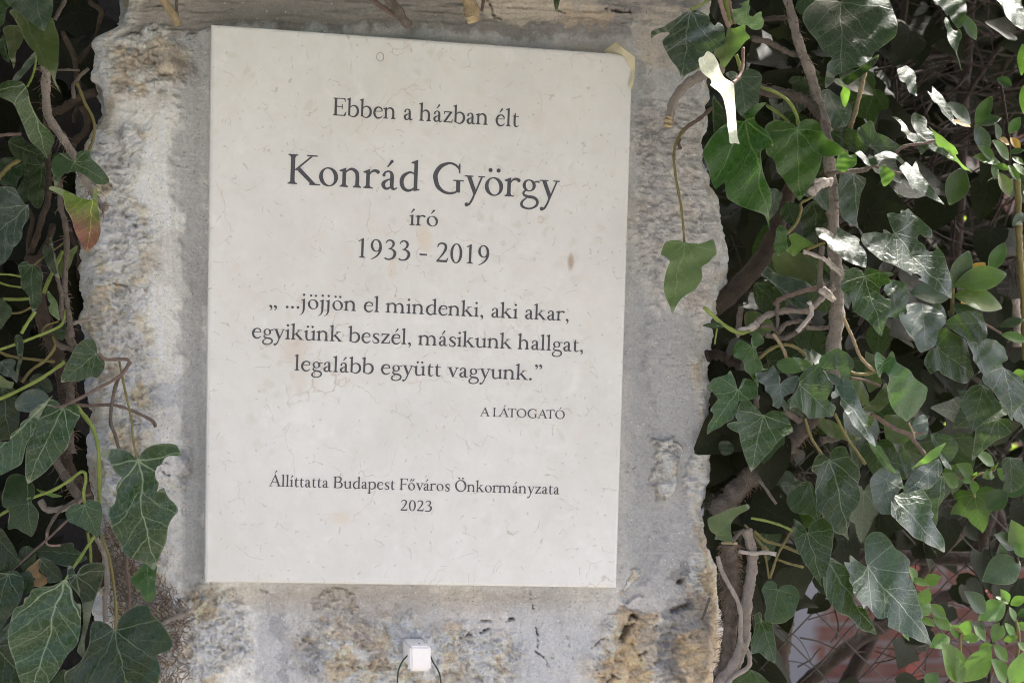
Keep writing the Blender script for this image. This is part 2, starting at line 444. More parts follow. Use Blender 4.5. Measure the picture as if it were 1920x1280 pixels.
# design coordinates (unwrapped so that the sides get relief too)
DX = PXg + np.where(NX < -.5, -(Yg)*1960, 0) + np.where(NX > .5, Yg*1960, 0)
DY = PYg
wx = DX + 70*(fbm(DX, DY, 90, 6, 11, .62) - .5) + 26*(fbm(DX, DY, 14, 3, 12) - .5)
wy = DY + 70*(fbm(DX, DY, 90, 6, 21, .62) - .5) + 26*(fbm(DX, DY, 14, 3, 22) - .5)
def blob(cx, cy, rx, ry, soft=0.2):
    return 1 - sstep(1 - soft, 1 + soft, np.sqrt(((wx-cx)/rx)**2 + ((wy-cy)/ry)**2))
def mx(*a):
    o = a[0]
    for k in a[1:]: o = np.maximum(o, k)
    return o
Lfull = np.repeat(Lx[:, None], DX.shape[1], 1); Rfull = np.repeat(Rx[:, None], DX.shape[1], 1)
left_strip = (1 - sstep(95, 150, wx - Lfull)) * sstep(215, 270, wy)
topleft = blob(280, 115, 95, 58)
lowleft = blob(385, 1200, 85, 95)
lowmid = mx(blob(690, 1215, 130, 75), blob(860, 1240, 120, 70), blob(640, 1130, 40, 18), blob(780, 1290, 170, 40))
lowright = mx(blob(1230, 1240, 120, 85), blob(1170, 1165, 40, 22), blob(1330, 1150, 40, 150), blob(1330, 1250, 60, 90))
rightrough = mx(blob(1280, 420, 90, 170), blob(1300, 300, 70, 120), blob(1235, 260, 45, 70))
patch = mx(blob(1233, 890, 24, 45), blob(1315, 880, 34, 60), blob(1240, 830, 18, 12), blob(1185, 1085, 12, 26), blob(1340, 690, 16, 50))
band = 1 - sstep(44, 66, wy + 0*wx + 14*(wx > 1190))
bandlite = mx(blob(1010, 10, 130, 26), blob(1250, 60, 50, 60))
below = sstep(1290, 1330, wy)
edgez = 1 - sstep(14, 44, np.minimum(PXg - Lfull, Rfull - PXg) + 26*(fbm(DX, DY, 34, 3, 151) - .5))
stone = mx(edgez*0.85, left_strip, topleft*0.9, lowleft, lowmid, lowright, rightrough*0.75, patch, below)
ring = mx((1-sstep(0, 26, np.abs(wx-365)-14))*(wy > 60)*(wy < 1130), (1-sstep(0, 24, np.abs(wx-1200)-14))*(wy > 100)*(wy < 1130))
f1 = fbm(DX, DY, 85, 5, 31); f2 = fbm(DX, DY, 26, 4, 41); f3 = fbm(DX*0.7, DY*1.5, 13, 3, 51); f4 = fbm(DX, DY, 6, 2, 61)
streak = fbm(DX, DY*0.07, 9, 4, 71); hstre = fbm(DX*0.12, DY, 7, 4, 81)
f5 = fbm(DX*.8, DY*1.2, 22, 5, 131, .72)
rid = 1 - np.abs(2*f2 - 1)
pit = np.clip(fbm(DX*.7, DY*1.3, 15, 4, 141, .65) - 0.60, 0, 1) * 5
def ribbon_dist(pts):
    d = np.full(DX.shape, 1e9)
    for (x0, y0), (x1, y1) in zip(pts[:-1], pts[1:]):
        vx, vy = x1-x0, y1-y0; L2 = vx*vx+vy*vy
        t = np.clip(((DX-x0)*vx + (DY-y0)*vy)/L2, 0, 1)
        d = np.minimum(d, np.hypot(DX - x0 - t*vx, DY - y0 - t*vy))
    return d + 5*(f3-.5) + 3*(f4-.5)
cracks = [([(238, 60), (290, 55), (330, 62), (400, 58)], 2.6, 5), ([(864, 1194), (900, 1186), (935, 1172), (962, 1160)], 3.2, 7),
          ([(1004, 1170), (1012, 1205), (1006, 1222), (1020, 1232), (1030, 1250)], 3.5, 6), ([(1110, 1214), (1135, 1196)], 3, 6),
          ([(1036, 1232), (1056, 1226)], 3, 5), ([(415, 1216), (450, 1219)], 2.6, 6), ([(670, 1249), (698, 1246)], 4, 7),
          ([(230, 1), (300, 9)], 2, 3), ([(918, 0), (925, 25), (945, 36)], 3, 7), ([(1140, 14), (1165, 22), (1185, 22)], 6, 10),
          ([(1050, 18), (1060, 22)], 4, 8), ([(238, 290), (268, 291)], 3.0, 7), ([(205, 530), (260, 540)], 3, 5), ([(230, 400), (255, 425)], 5, 5),
          ([(1188, 1156), (1178, 1180), (1168, 1198)], 12, 16), ([(1262, 1145), (1290, 1135)], 9, 8), ([(1275, 1092), (1283, 1086)], 7, 9),
          ([(1130, 1285), (1150, 1265), (1160, 1270)], 5, 9), ([(1200, 1230), (1215, 1224)], 5, 8), ([(895, 1165), (965, 1160)], 3, 5),
          ([(306, 884), (318, 890)], 4, 5), ([(280, 865), (330, 868)], 3, 4), ([(220, 785), (290, 795)], 3, 5), ([(1200, 700), (1290, 640)], 2, 1.5),
          ([(325, 310), (350, 312)], 2, 3), ([(993, 1105), (1000, 1140)], 2.5, 4), ([(1060, 1180), (1075, 1240)], 2, 3), ([(490, 1105), (500, 1108)], 4, 6)]
H = (f1-.5)*0.006 + stone*((f2-.5)*0.007 + (rid-.6)*0.002 + (f5-.5)*0.0085 - pit*0.0035) + (f4-.5)*(0.0006 + 0.0022*stone)
H += (streak-.5)*0.0014*(1-stone) + band*(hstre-.5)*0.006*(1-stone)
cre = np.clip(np.abs(2*fbm(DX*.85, DY*1.15, 30, 5, 161, .62) - 1)*5, 0, 1) - 1
cre2 = np.clip(np.abs(2*fbm(DX*.6, DY, 60, 5, 171, .6) - 1)*11, 0, 1) - 1
H += stone*cre*0.0030 + (1-stone)*cre2*0.0010*sstep(.42, .6, f1)
H += (stone - 0.3)*0.003 + patch*0.002
H += 0.011*blob(250, 262, 24, 40, .25) + 0.006*blob(225, 235, 45, 40, .5) + 0.008*blob(305, 880, 45, 32, .4) - 0.005*blob(1205, 1215, 60, 40, .6)
H -= 0.004*ring + 0.003*band
cr = np.zeros_like(H)
for pts, w, dmm in cracks:
    m = (1 - sstep(w*0.15, w*0.95, ribbon_dist(pts) + 5*np.abs(f5-.5)*4*(f4+.3)))*sstep(.36, .5, f3+.25*f4); cr = np.maximum(cr, m*min(1, dmm/8)); H -= m*dmm*0.001
edge_fade = np.clip(np.minimum(PXg - Lfull, Rfull - PXg)/60 + .55, .55, 1)
H *= edge_fade * np.where(Yg > 0.1, 0.7, 1) * (1 - .45*np.abs(NX))
# keep the bed under the plaque flat, and the hook's foot clear
under = (sstep(370, 395, DX)*(1-sstep(1180, 1200, DX))*sstep(35, 70, DY)*(1-sstep(1095, 1120, DY)))
H *= 1 - 0.85*under
# ---- pigment (linear albedo)
def C(r, g, b): return np.array([r, g, b])[None, None, :]
def lay(base, m, c): return base*(1-m[..., None]) + c*m[..., None]
A = np.zeros(DX.shape + (3,)) + C(0.335, 0.33, 0.32)
A = lay(A, sstep(.42, .6, f1), C(0.39, 0.372, 0.35))
A = lay(A, (1-sstep(420, 520, wx))*sstep(130, 240, wy)*0.85, C(0.52, 0.51, 0.475))
A = lay(A, sstep(0.40, 0.72, streak)*(1-sstep(420, 520, wx))*sstep(150, 260, wy)*0.7, C(0.60, 0.585, 0.545))
A = lay(A, (1-sstep(400, 460, wx))*sstep(600, 900, wy)*0.5, C(0.38, 0.375, 0.365))
A = lay(A, sstep(1150, 1200, wx)*sstep(520, 640, wy)*(1-sstep(1080, 1150, wy))*0.75, C(0.255, 0.255, 0.252))
A = lay(A, ring*0.7, C(0.27, 0.271, 0.268))
A = lay(A, band*0.85, C(0.165, 0.148, 0.128))
A = lay(A, band*sstep(.5, .7, hstre)*0.7, C(0.215, 0.192, 0.163))
A = lay(A, bandlite*0.8, C(0.40, 0.345, 0.275))
cream = lay(np.zeros_like(A)+C(0.60, 0.575, 0.52), sstep(.45, .62, f2), C(0.68, 0.635, 0.56))
cream = lay(cream, sstep(.55, .68, fbm(DX, DY, 40, 3, 91)), C(0.50, 0.42, 0.31))
cream = lay(cream, sstep(.56, .66, fbm(DX, DY, 55, 4, 95))*.7, C(0.43, 0.42, 0.405))
A = lay(A, stone*0.92, cream)
A = lay(A, rightrough*0.7, C(0.40, 0.375, 0.36))
A = lay(A, mx(lowright*sstep(.44, .6, f1), blob(1345, 1170, 26, 120), blob(1320, 1225, 45, 45))*0.8, C(0.47, 0.345, 0.20))
A = lay(A, mx(blob(320, 110, 45, 40), blob(230, 120, 22, 36))*0.55, C(0.38, 0.29, 0.18))
A = lay(A, topleft*sstep(.48, .6, f2)*0.5, C(0.20, 0.185, 0.175))
A = lay(A, mx(blob(690, 1250, 26, 20), blob(670, 1180, 60, 30), blob(1090, 25, 60, 14), blob(1100, 95, 22, 6))*0.35, C(0.50, 0.33, 0.17))
A = lay(A, mx(blob(520, 1230, 42, 110), blob(1030, 1200, 80, 110), blob(580, 1240, 26, 34), blob(1010, 1290, 60, 30))*0.9, C(0.325, 0.325, 0.322))
A = lay(A, mx(blob(530, 1175, 16, 30), blob(535, 1260, 10, 60))*0.55, C(0.17, 0.17, 0.175))
A = lay(A, mx(blob(1290, 1160, 40, 35), blob(1285, 1080, 18, 30), blob(1270, 1230, 22, 60))*0.75, C(0.16, 0.155, 0.15))
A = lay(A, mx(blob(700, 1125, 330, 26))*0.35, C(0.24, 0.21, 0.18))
A = lay(A, blob(305, 735, 40, 20)*0.7, C(0.32, 0.33, 0.35))
A = lay(A, sstep(.60, .72, fbm(DX, DY, 110, 5, 101))*0.35, C(0.25, 0.235, 0.22))
A = lay(A, sstep(.60, .72, fbm(DX, DY, 12, 5, 111, .7))*(0.15+0.4*stone), C(0.24, 0.225, 0.205))
A = lay(A, sstep(.58, .68, streak)*sstep(680, 740, wy)*(1-sstep(330, 400, wx))*.3, C(.5, .49, .47))
A = lay(A, np.clip(cr, 0, 1)*0.5, C(0.10, 0.09, 0.08))
fx = fbm(DX, DY, 8, 3, 191, .8); fy = fbm(DX, DY, 14, 4, 201, .75)
A *= (1.42*(1 + (fx-.5)*(.18+.42*stone) + (fy-.5)*(.2+.38*stone)))[..., None]; A = np.minimum(A, .72)*np.array([.975, 1.0, 1.0])
# ---- to world
P0 = np.zeros(PXg.shape + (3,))
dirx = (PXg - 960)/FPX; diry = (PYg - 640)/FPX
D = dirx[..., None]*np.array(r_) + diry[..., None]*np.array(d_) + np.array(f_)
tt = (WY - C_CAM.y)/D[..., 1]
P0 = np.array(C_CAM) + D*tt[..., None]
P0[..., 1] = WY + Yg
P0[..., 0] += NX*H; P0[..., 1] += NY*H
sidewob = (f1-.5)*0.03*(np.abs(NX) > .9)
P0[..., 0] += NX*sidewob
ncols = PXg.shape[1]
ii = np.arange(nr*ncols).reshape(nr, ncols)
quads = np.stack([ii[:-1, :-1], ii[1:, :-1], ii[1:, 1:], ii[:-1, 1:]], -1).reshape(-1, 4)
me = bpy.data.meshes.new('stone_wall')
me.vertices.add(nr*ncols); me.vertices.foreach_set('co', P0.reshape(-1).astype(np.float32))
me.loops.add(quads.size); me.loops.foreach_set('vertex_index', quads.reshape(-1).astype(np.int32))
me.polygons.add(len(quads)); me.polygons.foreach_set('loop_start', np.arange(0, quads.size, 4, dtype=np.int32))
me.polygons.foreach_set('use_smooth', np.ones(len(quads), bool))
me.update(calc_edges=True); me.validate()
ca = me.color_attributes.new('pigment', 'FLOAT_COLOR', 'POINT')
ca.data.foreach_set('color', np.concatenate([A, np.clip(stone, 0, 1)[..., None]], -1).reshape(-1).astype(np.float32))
wm, nt, b = new_mat('rough_stone_and_mortar')
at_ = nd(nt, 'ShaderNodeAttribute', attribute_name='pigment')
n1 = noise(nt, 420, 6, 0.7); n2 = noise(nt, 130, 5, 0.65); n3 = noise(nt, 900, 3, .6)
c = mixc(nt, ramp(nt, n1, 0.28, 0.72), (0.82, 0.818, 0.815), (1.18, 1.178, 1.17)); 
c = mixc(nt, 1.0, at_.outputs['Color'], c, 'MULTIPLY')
c = mixc(nt, ramp(nt, n3, 0.66, 0.76, 0, 0.5), c, (0.14, 0.13, 0.12))
c = mixc(nt, ramp(nt, n3, 0.32, 0.25, 0, 0.5), c, (0.66, 0.65, 0.62))
nt.links.new(c, b.inputs['Base Color']); b.inputs['Roughness'].default_value = 0.92; b.inputs['Specular IOR Level'].default_value = 0.2
vp = nd(nt, 'ShaderNodeTexVoronoi', feature='F1', inp={'Scale': 260.0}); tcw = nd(nt, 'ShaderNodeTexCoord')
dw = noise(nt, 90, 5, .7); dvw = nd(nt, 'ShaderNodeVectorMath', operation='MULTIPLY_ADD'); dvw.inputs[1].default_value = (.012, .012, .012)
nt.links.new(dw, dvw.inputs[0]); nt.links.new(tcw.outputs['Object'], dvw.inputs[2]); nt.links.new(dvw.outputs[0], vp.inputs['Vector'])
pits = math_n(nt, 'MULTIPLY', ramp(nt, vp.outputs['Distance'], .05, .38, 1, 0), ramp(nt, dw, .50, .62))
mpb = nd(nt, 'ShaderNodeMapping'); mpb.inputs['Scale'].default_value = (1, 1, 7); nt.links.new(tcw.outputs['Object'], mpb.inputs[0])
n2 = math_n(nt, 'ADD', n2, math_n(nt, 'MULTIPLY', noise(nt, 55, 6, .65, mpb.outputs[0]), .9))
hh = math_n(nt, 'ADD', math_n(nt, 'MULTIPLY', math_n(nt, 'ADD', n1, n2), ramp(nt, at_.outputs['Alpha'], 0, 1, .55, 1.7)), math_n(nt, 'MULTIPLY', pits, ramp(nt, at_.outputs['Alpha'], 0, 1, -.5, -1.2)))
bump(nt, hh, b, 0.85, 0.0026)
vs1 = nd(nt, 'ShaderNodeTexVoronoi', feature='F1', inp={'Scale': 330.0}); nt.links.new(tcw.outputs['Object'], vs1.inputs['Vector'])
sgs = nd(nt, 'ShaderNodeSeparateColor'); nt.links.new(vs1.outputs['Color'], sgs.inputs[0])
pt = ramp(nt, vs1.outputs['Distance'], .10, .26, 1, 0)
c = mixc(nt, math_n(nt, 'MULTIPLY', math_n(nt, 'MULTIPLY', pt, math_n(nt, 'GREATER_THAN', sgs.outputs[0], .93)), .75), c, (0.07, 0.065, 0.06))
c = mixc(nt, math_n(nt, 'MULTIPLY', math_n(nt, 'MULTIPLY', pt, math_n(nt, 'GREATER_THAN', sgs.outputs[1], .95)), .8), c, (0.85, 0.84, 0.81))
c2 = mixc(nt, math_n(nt, 'MULTIPLY', pits, ramp(nt, at_.outputs['Alpha'], 0, 1, .15, .5)), c, (0.13, 0.115, 0.10))
nt.links.new(c2, b.inputs['Base Color'])
wall_root = empty('stone_wall', at(760, 1700, 0.15), 'rough limestone wall pier smeared with grey mortar, carrying the plaque', 'wall')
wo = bpy.data.objects.new('pier', me); me.materials.append(wm); col.objects.link(wo); wo.parent = wall_root
wo.matrix_parent_inverse = Matrix.Translation(-Vector(wall_root.location))
# recessed stretch behind the left ivy, coloured near black to stand for deep shade
rm, nt, b = new_mat('shade_black_stone')
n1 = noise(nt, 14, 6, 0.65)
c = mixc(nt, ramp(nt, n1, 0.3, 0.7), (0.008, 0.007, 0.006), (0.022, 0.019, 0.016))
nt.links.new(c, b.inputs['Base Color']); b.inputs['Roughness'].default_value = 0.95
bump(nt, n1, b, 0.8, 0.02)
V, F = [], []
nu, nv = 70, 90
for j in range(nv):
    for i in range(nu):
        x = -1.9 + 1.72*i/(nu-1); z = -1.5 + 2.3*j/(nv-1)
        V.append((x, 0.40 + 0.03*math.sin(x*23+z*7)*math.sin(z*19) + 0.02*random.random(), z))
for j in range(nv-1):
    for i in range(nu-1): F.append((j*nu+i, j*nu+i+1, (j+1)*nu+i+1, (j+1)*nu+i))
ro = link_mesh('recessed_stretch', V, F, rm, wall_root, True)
tag(ro, 'recessed stretch of wall behind the ivy, deep shade put into its colour')

# ------------------------------------------------------------------ plaque
pm, nt, b = new_mat('polished_beige_limestone')
n1 = noise(nt, 9, 5, .6); n2 = noise(nt, 34, 5, .6, dist=.6); n3 = noise(nt, 160, 4, .6)
c = mixc(nt, ramp(nt, n1, 0.3, 0.7), (0.560, 0.553, 0.508), (0.628, 0.624, 0.582))
c = mixc(nt, ramp(nt, n2, 0.56, 0.74, 0, 0.5), c, (0.58, 0.54, 0.475))
c = mixc(nt, ramp(nt, n2, 0.42, 0.25, 0, 0.5), c, (0.705, 0.69, 0.66))
n4 = noise(nt, 75, 6, .7, dist=.4)
c = mixc(nt, 1.0, c, mixc(nt, ramp(nt, n4, .32, .68), (.962, .966, .955), (1.018, 1.034, 1.036)), 'MULTIPLY')
tc = nd(nt, 'ShaderNodeTexCoord')
dn = nd(nt, 'ShaderNodeTexNoise', inp={'Scale': 18.0, 'Detail': 5.0})
nt.links.new(tc.outputs['Object'], dn.inputs['Vector'])
dv = nd(nt, 'ShaderNodeVectorMath', operation='MULTIPLY_ADD'); dv.inputs[1].default_value = (0.05, 0.05, 0.05)
nt.links.new(dn.outputs[1], dv.inputs[0]); nt.links.new(tc.outputs['Object'], dv.inputs[2])
for sc, w, gate, colr, k in ((13, 0.006, (0.56, 0.62), (0.36, 0.27, 0.20), .55), (44, 0.020, (0.55, 0.61), (0.33, 0.29, 0.23), .6)):
    vo = nd(nt, 'ShaderNodeTexVoronoi', feature='DISTANCE_TO_EDGE', inp={'Scale': float(sc)})
    nt.links.new(dv.outputs[0], vo.inputs['Vector'])
    gn = noise(nt, sc*1.3, 3)
    c = mixc(nt, math_n(nt, 'MULTIPLY', ramp(nt, vo.outputs['Distance'], 0, w, k, 0), ramp(nt, gn, *gate)), c, colr)
v2 = nd(nt, 'ShaderNodeTexVoronoi', feature='F1', inp={'Scale': 75.0}); nt.links.new(dv.outputs[0], v2.inputs['Vector'])
sg = nd(nt, 'ShaderNodeSeparateColor'); nt.links.new(v2.outputs['Color'], sg.inputs[0])
sp = math_n(nt, 'MULTIPLY', ramp(nt, v2.outputs['Distance'], 0.22, 0.42, 1, 0), math_n(nt, 'MULTIPLY', math_n(nt, 'GREATER_THAN', sg.outputs[0], 0.62), ramp(nt, noise(nt, 7, 3), .48, .62)))
c = mixc(nt, math_n(nt, 'MULTIPLY', sp, .34), c, (0.46, 0.43, 0.34))
v3 = nd(nt, 'ShaderNodeTexVoronoi', feature='F1', inp={'Scale': 170.0}); nt.links.new(dv.outputs[0], v3.inputs['Vector'])
sg3 = nd(nt, 'ShaderNodeSeparateColor'); nt.links.new(v3.outputs['Color'], sg3.inputs[0])
sp3 = math_n(nt, 'MULTIPLY', ramp(nt, v3.outputs['Distance'], 0.10, 0.22, 1, 0), math_n(nt, 'GREATER_THAN', sg3.outputs[1], 0.78))
c = mixc(nt, math_n(nt, 'MULTIPLY', sp3, .42), c, (0.27, 0.24, 0.19))
# rust-brown run stains below the quotation and the brown chip at the right
def stain(px, py, rx, rz, colr, k, c):
    p = at(px, py, 0)
    vm = nd(nt, 'ShaderNodeVectorMath', operation='SUBTRACT'); nt.links.new(tc.outputs['Object'], vm.inputs[0]); vm.inputs[1].default_value = tuple(p - plaque_loc)
    sc_ = nd(nt, 'ShaderNodeVectorMath', operation='MULTIPLY'); nt.links.new(vm.outputs[0], sc_.inputs[0]); sc_.inputs[1].default_value = (1/rx, 0, 1/rz)
    ln = nd(nt, 'ShaderNodeVectorMath', operation='LENGTH'); nt.links.new(sc_.outputs[0], ln.inputs[0])
    dd = math_n(nt, 'ADD', ln.outputs['Value'], math_n(nt, 'MULTIPLY_ADD', n2, 1.6, -.8))
    return mixc(nt, ramp(nt, dd, 0.4, 1.1, k, 0), c, colr)
plaque_loc = at(770, 1098, 0.02)
c = stain(552, 655, .016, .018, (0.52, 0.43, 0.34), .4, c)
c = stain(562, 705, .010, .022, (0.52, 0.45, 0.36), .3, c)
c = stain(1070, 490, .0035, .009, (0.33, 0.24, 0.17), .8, c)
c = stain(795, 445, .009, .014, (0.56, 0.47, 0.33), .5, c)
c = stain(735, 500, .004, .016, (0.56, 0.47, 0.35), .4, c)
c = stain(1010, 225, .008, .014, (0.56, 0.46, 0.38), .25, c)
c = stain(640, 970, .012, .008, (0.58, 0.50, 0.36), .5, c)
nt.links.new(c, b.inputs['Base Color']); b.inputs['Roughness'].default_value = 0.5; b.inputs['Specular IOR Level'].default_value = 0.35
bump(nt, n3, b, 0.08, 0.0004)
plaque = empty('memorial_plaque', plaque_loc, 'pale beige limestone plaque engraved with dark serif lettering, fixed to the rough wall', 'plaque')
corners = [at(396, 46, 0), at(1187, 103, 0), at(1156, 1102, 0), at(383, 1091, 0)]
ctr = sum(corners, Vector())/4
bmq = bmesh.new()
fr = [bmq.verts.new(c_) for c_ in corners]; bk = [bmq.verts.new(c_ + Vector((0, 0.048, 0))) for c_ in corners]
bmq.faces.new(fr[::-1]); bmq.faces.new(bk)
for i in range(4): bmq.faces.new((fr[i], fr[(i+1) % 4], bk[(i+1) % 4], bk[i]))
bmesh.ops.recalc_face_normals(bmq, faces=bmq.faces)
front_e = [e for e in bmq.edges if all(abs(v.co.y) < 1e-6 for v in e.verts)]
bmesh.ops.bevel(bmq, geom=front_e, offset=0.0028, segments=2, profile=0.5, affect='EDGES')
for v in bmq.verts: v.co -= plaque_loc
pme = bpy.data.meshes.new('slab'); bmq.to_mesh(pme); bmq.free(); pme.materials.append(pm)
po = bpy.data.objects.new('slab', pme); col.objects.link(po); po.parent = plaque

# ---- lettering: an old-style serif drawn as pen strokes (units: 660 = capital height)
XH, AS, CP = 420, 690, 660
def strip(pts, n=6):
    P = catmull(pts, n)
    T = np.gradient(P[:, :2], axis=0); T /= np.linalg.norm(T, axis=1)[:, None] + 1e-9
    N = np.c_[-T[:, 1], T[:, 0]]
    P[:, 2] += 3
    a = P[:, :2] + N*P[:, 2:3]/2; c_ = P[:, :2] - N*P[:, 2:3]/2
    m = len(P)
    return (np.r_[a, c_], [(i, i+1, m+i+1, m+i) for i in range(m-1)])
def poly(*p): return (np.array(p, float), [tuple(range(len(p)))])
def ring_(cx, cy, rx, ry, ix, iy, tilt=0.0, n=36):
    t = np.linspace(0, 2*math.pi, n, endpoint=False); ct, st = math.cos(tilt), math.sin(tilt)
    o = np.c_[cx + rx*np.cos(t), cy + ry*np.sin(t)]
    x = ix*np.cos(t); y = iy*np.sin(t)
    i_ = np.c_[cx + x*ct - y*st, cy + x*st + y*ct]
    return (np.r_[o, i_], [(k, (k+1) % n, n+(k+1) % n, n+k) for k in range(n)])
def disc(cx, cy, r, n=18):
    t = np.linspace(0, 2*math.pi, n, endpoint=False)
    return (np.c_[cx + r*np.cos(t), cy + r*np.sin(t)], [tuple(range(n))])
def stem(x, y0, y1, w=82): return poly((x-w/2, y0), (x+w/2, y0), (x+w/2, y1), (x-w/2, y1))
def foot(x, w=82, l=95, r=95, y=0, h=26, up=True):
    s = 1 if up else -1
    return [poly((x-l, y), (x+r, y), (x+r, y+s*h), (x+w/2+22, y+s*(h+9)), (x+w/2, y+s*(h+48)), (x-w/2, y+s*(h+48)), (x-w/2-22, y+s*(h+9)), (x-l, y+s*h))]
def flag(x, top, w=82): return [poly((x-w/2-66, top-72), (x-w/2-66, top-50), (x+w/2, top+14), (x+w/2, top-130), (x-w/2, top-130), (x-w/2, top-84))]
def acute(x, y=500): return [poly((x-36, y), (x-14, y-8), (x+112, y+128), (x+84, y+170), (x+50, y+160))]
def dier(x, y=570, r=47, d=92): return [disc(x-d, y, r), disc(x+d, y, r)]
def arch(x0, x1, w=82, y0=0):
    return [strip([(x0+12, 300, 20), (x0+75, 372, 34), (x0+165, 408, 58), (x1-28, 350, 80), (x1, 250, w), (x1, 30, w)])] + foot(x1, w, 92, 92)
def bowl_r(x):
    return [strip([(x, 295, 20), (x+80, 380, 34), (x+180, 412, 48), (x+295, 345, 78), (x+335, 210, 88), (x+295, 75, 78), (x+185, -4, 44), (x+80, 10, 34), (x+5, 60, 36)])]
def bowl_l(x):
    return [strip([(x, 350, 24), (x-70, 400, 32), (x-150, 408, 44), (x-270, 325, 78), (x-312, 195, 88), (x-275, 65, 80), (x-180, 2, 60), (x-90, 20, 44), (x+10, 95, 28)])]
def comma(x, y=0): return [disc(x, y+42, 54), strip([(x+24, y+50, 56), (x+42, y-20, 46), (x+8, y-95, 24), (x-36, y-128, 10)])]
G = {}
G['a'] = (405, [strip([(85, 312, 58), (108, 372, 40), (180, 406, 34), (248, 374, 60), (268, 290, 82), (268, 95, 82), (292, 28, 62), (335, 18, 36), (392, 52, 20)]), disc(86, 316, 36),
                strip([(268, 245, 22), (165, 208, 38), (92, 150, 74), (80, 88, 82), (118, 28, 62), (180, 18, 46), (238, 58, 30), (268, 95, 20)])])
G['b'] = (500, [stem(95, 20, AS-20)] + flag(95, AS) + bowl_r(95))
G['d'] = (510, [stem(392, 20, AS-20)] + flag(392, AS) + bowl_l(392) + [poly((352, -6), (486, 22), (486, 44), (433, 52), (433, 110), (352, 110))])
G['e'] = (425, [strip([(72, 250, 24), (230, 258, 24), (378, 264, 24)]), strip([(374, 256, 20), (352, 350, 52), (280, 404, 44), (210, 408, 44), (112, 342, 76), (70, 208, 86), (102, 85, 80), (182, 12, 64), (272, 8, 52), (352, 52, 32), (394, 98, 14)])])
G['g'] = (445, [ring_(205, 275, 152, 138, 78, 110, .15), strip([(318, 348, 28), (378, 372, 30), (440, 366, 48)]),
                strip([(130, 165, 34), (82, 108, 44), (96, 56, 52), (180, 24, 64), (320, 6, 66), (402, -66, 62), (388, -165, 54), (280, -238, 38), (165, -246, 40), (66, -205, 56), (42, -138, 58), (84, -66, 40), (160, -6, 26)])])
G['h'] = (525, [stem(95, 20, AS-20)] + flag(95, AS) + foot(95) + arch(95, 385))
G['n'] = (525, [stem(95, 20, XH-20)] + flag(95, XH) + foot(95) + arch(95, 385))
G['m'] = (805, [stem(95, 20, XH-20)] + flag(95, XH) + foot(95) + arch(95, 380) + arch(380, 665))
G['i0'] = (240, [stem(115, 20, XH-20)] + flag(115, XH) + foot(115))
G['i'] = (240, G['i0'][1] + [disc(108, 590, 50)])
G['j'] = (235, flag(120, XH) + [strip([(120, 390, 82), (120, 40, 80), (112, -90, 66), (72, -190, 42), (10, -250, 22), (-40, -270, 12)]), disc(115, 590, 50)])
G['k'] = (505, [stem(95, 20, AS-20)] + flag(95, AS) + foot(95) + [strip([(130, 195, 30), (325, 385, 36)]), poly((235, 394), (430, 394), (430, 418), (235, 418)), poly((165, 236), (236, 286), (462, 28), (350, 28)), poly((330, 0), (512, 0), (512, 26), (330, 30))])
G['l'] = (245, [stem(115, 20, AS-20)] + flag(115, AS) + foot(115))
G['o'] = (495, [ring_(247, 203, 210, 212, 120, 184, .22)])
G['p'] = (510, [stem(95, -240, XH-20)] + flag(95, XH) + foot(95, y=-268) + bowl_r(95))
G['r'] = (360, [stem(95, 20, XH-20)] + flag(95, XH) + foot(95, r=115) + [strip([(110, 290, 20), (170, 372, 36), (240, 402, 56), (310, 388, 66)]), disc(312, 376, 42)])
G['s'] = (365, [strip([(310, 298, 16), (292, 372, 36), (205, 406, 38), (112, 365, 58), (98, 290, 76), (180, 215, 88), (272, 148, 84), (292, 72, 68), (245, 14, 48), (168, -2, 38), (82, 40, 32), (58, 122, 14)])])
G['t'] = (305, [strip([(122, 410, 80), (122, 110, 82), (155, 22, 60), (212, 10, 42), (292, 52, 16)]), poly((45, 380), (285, 380), (285, 412), (45, 412)), poly((82, 405), (163, 405), (163, 540), (140, 530))])
G['u'] = (515, [strip([(110, 400, 82), (110, 125, 82), (150, 28, 64), (230, 10, 48), (315, 42, 32), (395, 108, 20)]), stem(395, 30, XH-10)] + flag(110, XH) + flag(395, XH) + [poly((355, -6), (490, 22), (490, 44), (436, 52), (436, 110), (355, 110))])
vv = [poly((52, 400), (150, 400), (268, 95), (250, -12), (214, -12)), poly((214, -12), (252, -12), (412, 400), (372, 400)), poly((0, 394), (198, 394), (198, 420), (0, 420)), poly((308, 394), (462, 394), (462, 420), (308, 420))]
G['v'] = (455, vv)
G['y'] = (455, vv + [strip([(236, 20, 40), (196, -95, 42), (130, -215, 44), (72, -250, 46)]), disc(66, -236, 46)])
G['z'] = (415, [poly((48, 378), (372, 378), (372, 418), (48, 418)), poly((275, 380), (372, 380), (132, 36), (36, 36)), poly((36, 0), (384, 0), (384, 40), (36, 40)), poly((48, 400), (48, 296), (70, 296), (92, 380)), poly((384, 20), (398, 132), (374, 132), (344, 36))])
def capstem(x, w=94): return [stem(x, 20, CP-20, w)] + foot(x, w, 105, 105) + foot(x, w, 105, 105, CP, 26, False)
G['E'] = (560, capstem(130) + [poly((130, 626), (488, 626), (488, 660), (130, 660)), poly((130, 326), (392, 326), (392, 360), (130, 360)), poly((130, 0), (510, 0), (510, 36), (130, 36)),
                poly((464, 660), (496, 660), (504, 525), (482, 525), (440, 630)), poly((372, 250), (398, 250), (398, 440), (372, 440)), poly((510, 0), (550, 165), (526, 168), (440, 30))])
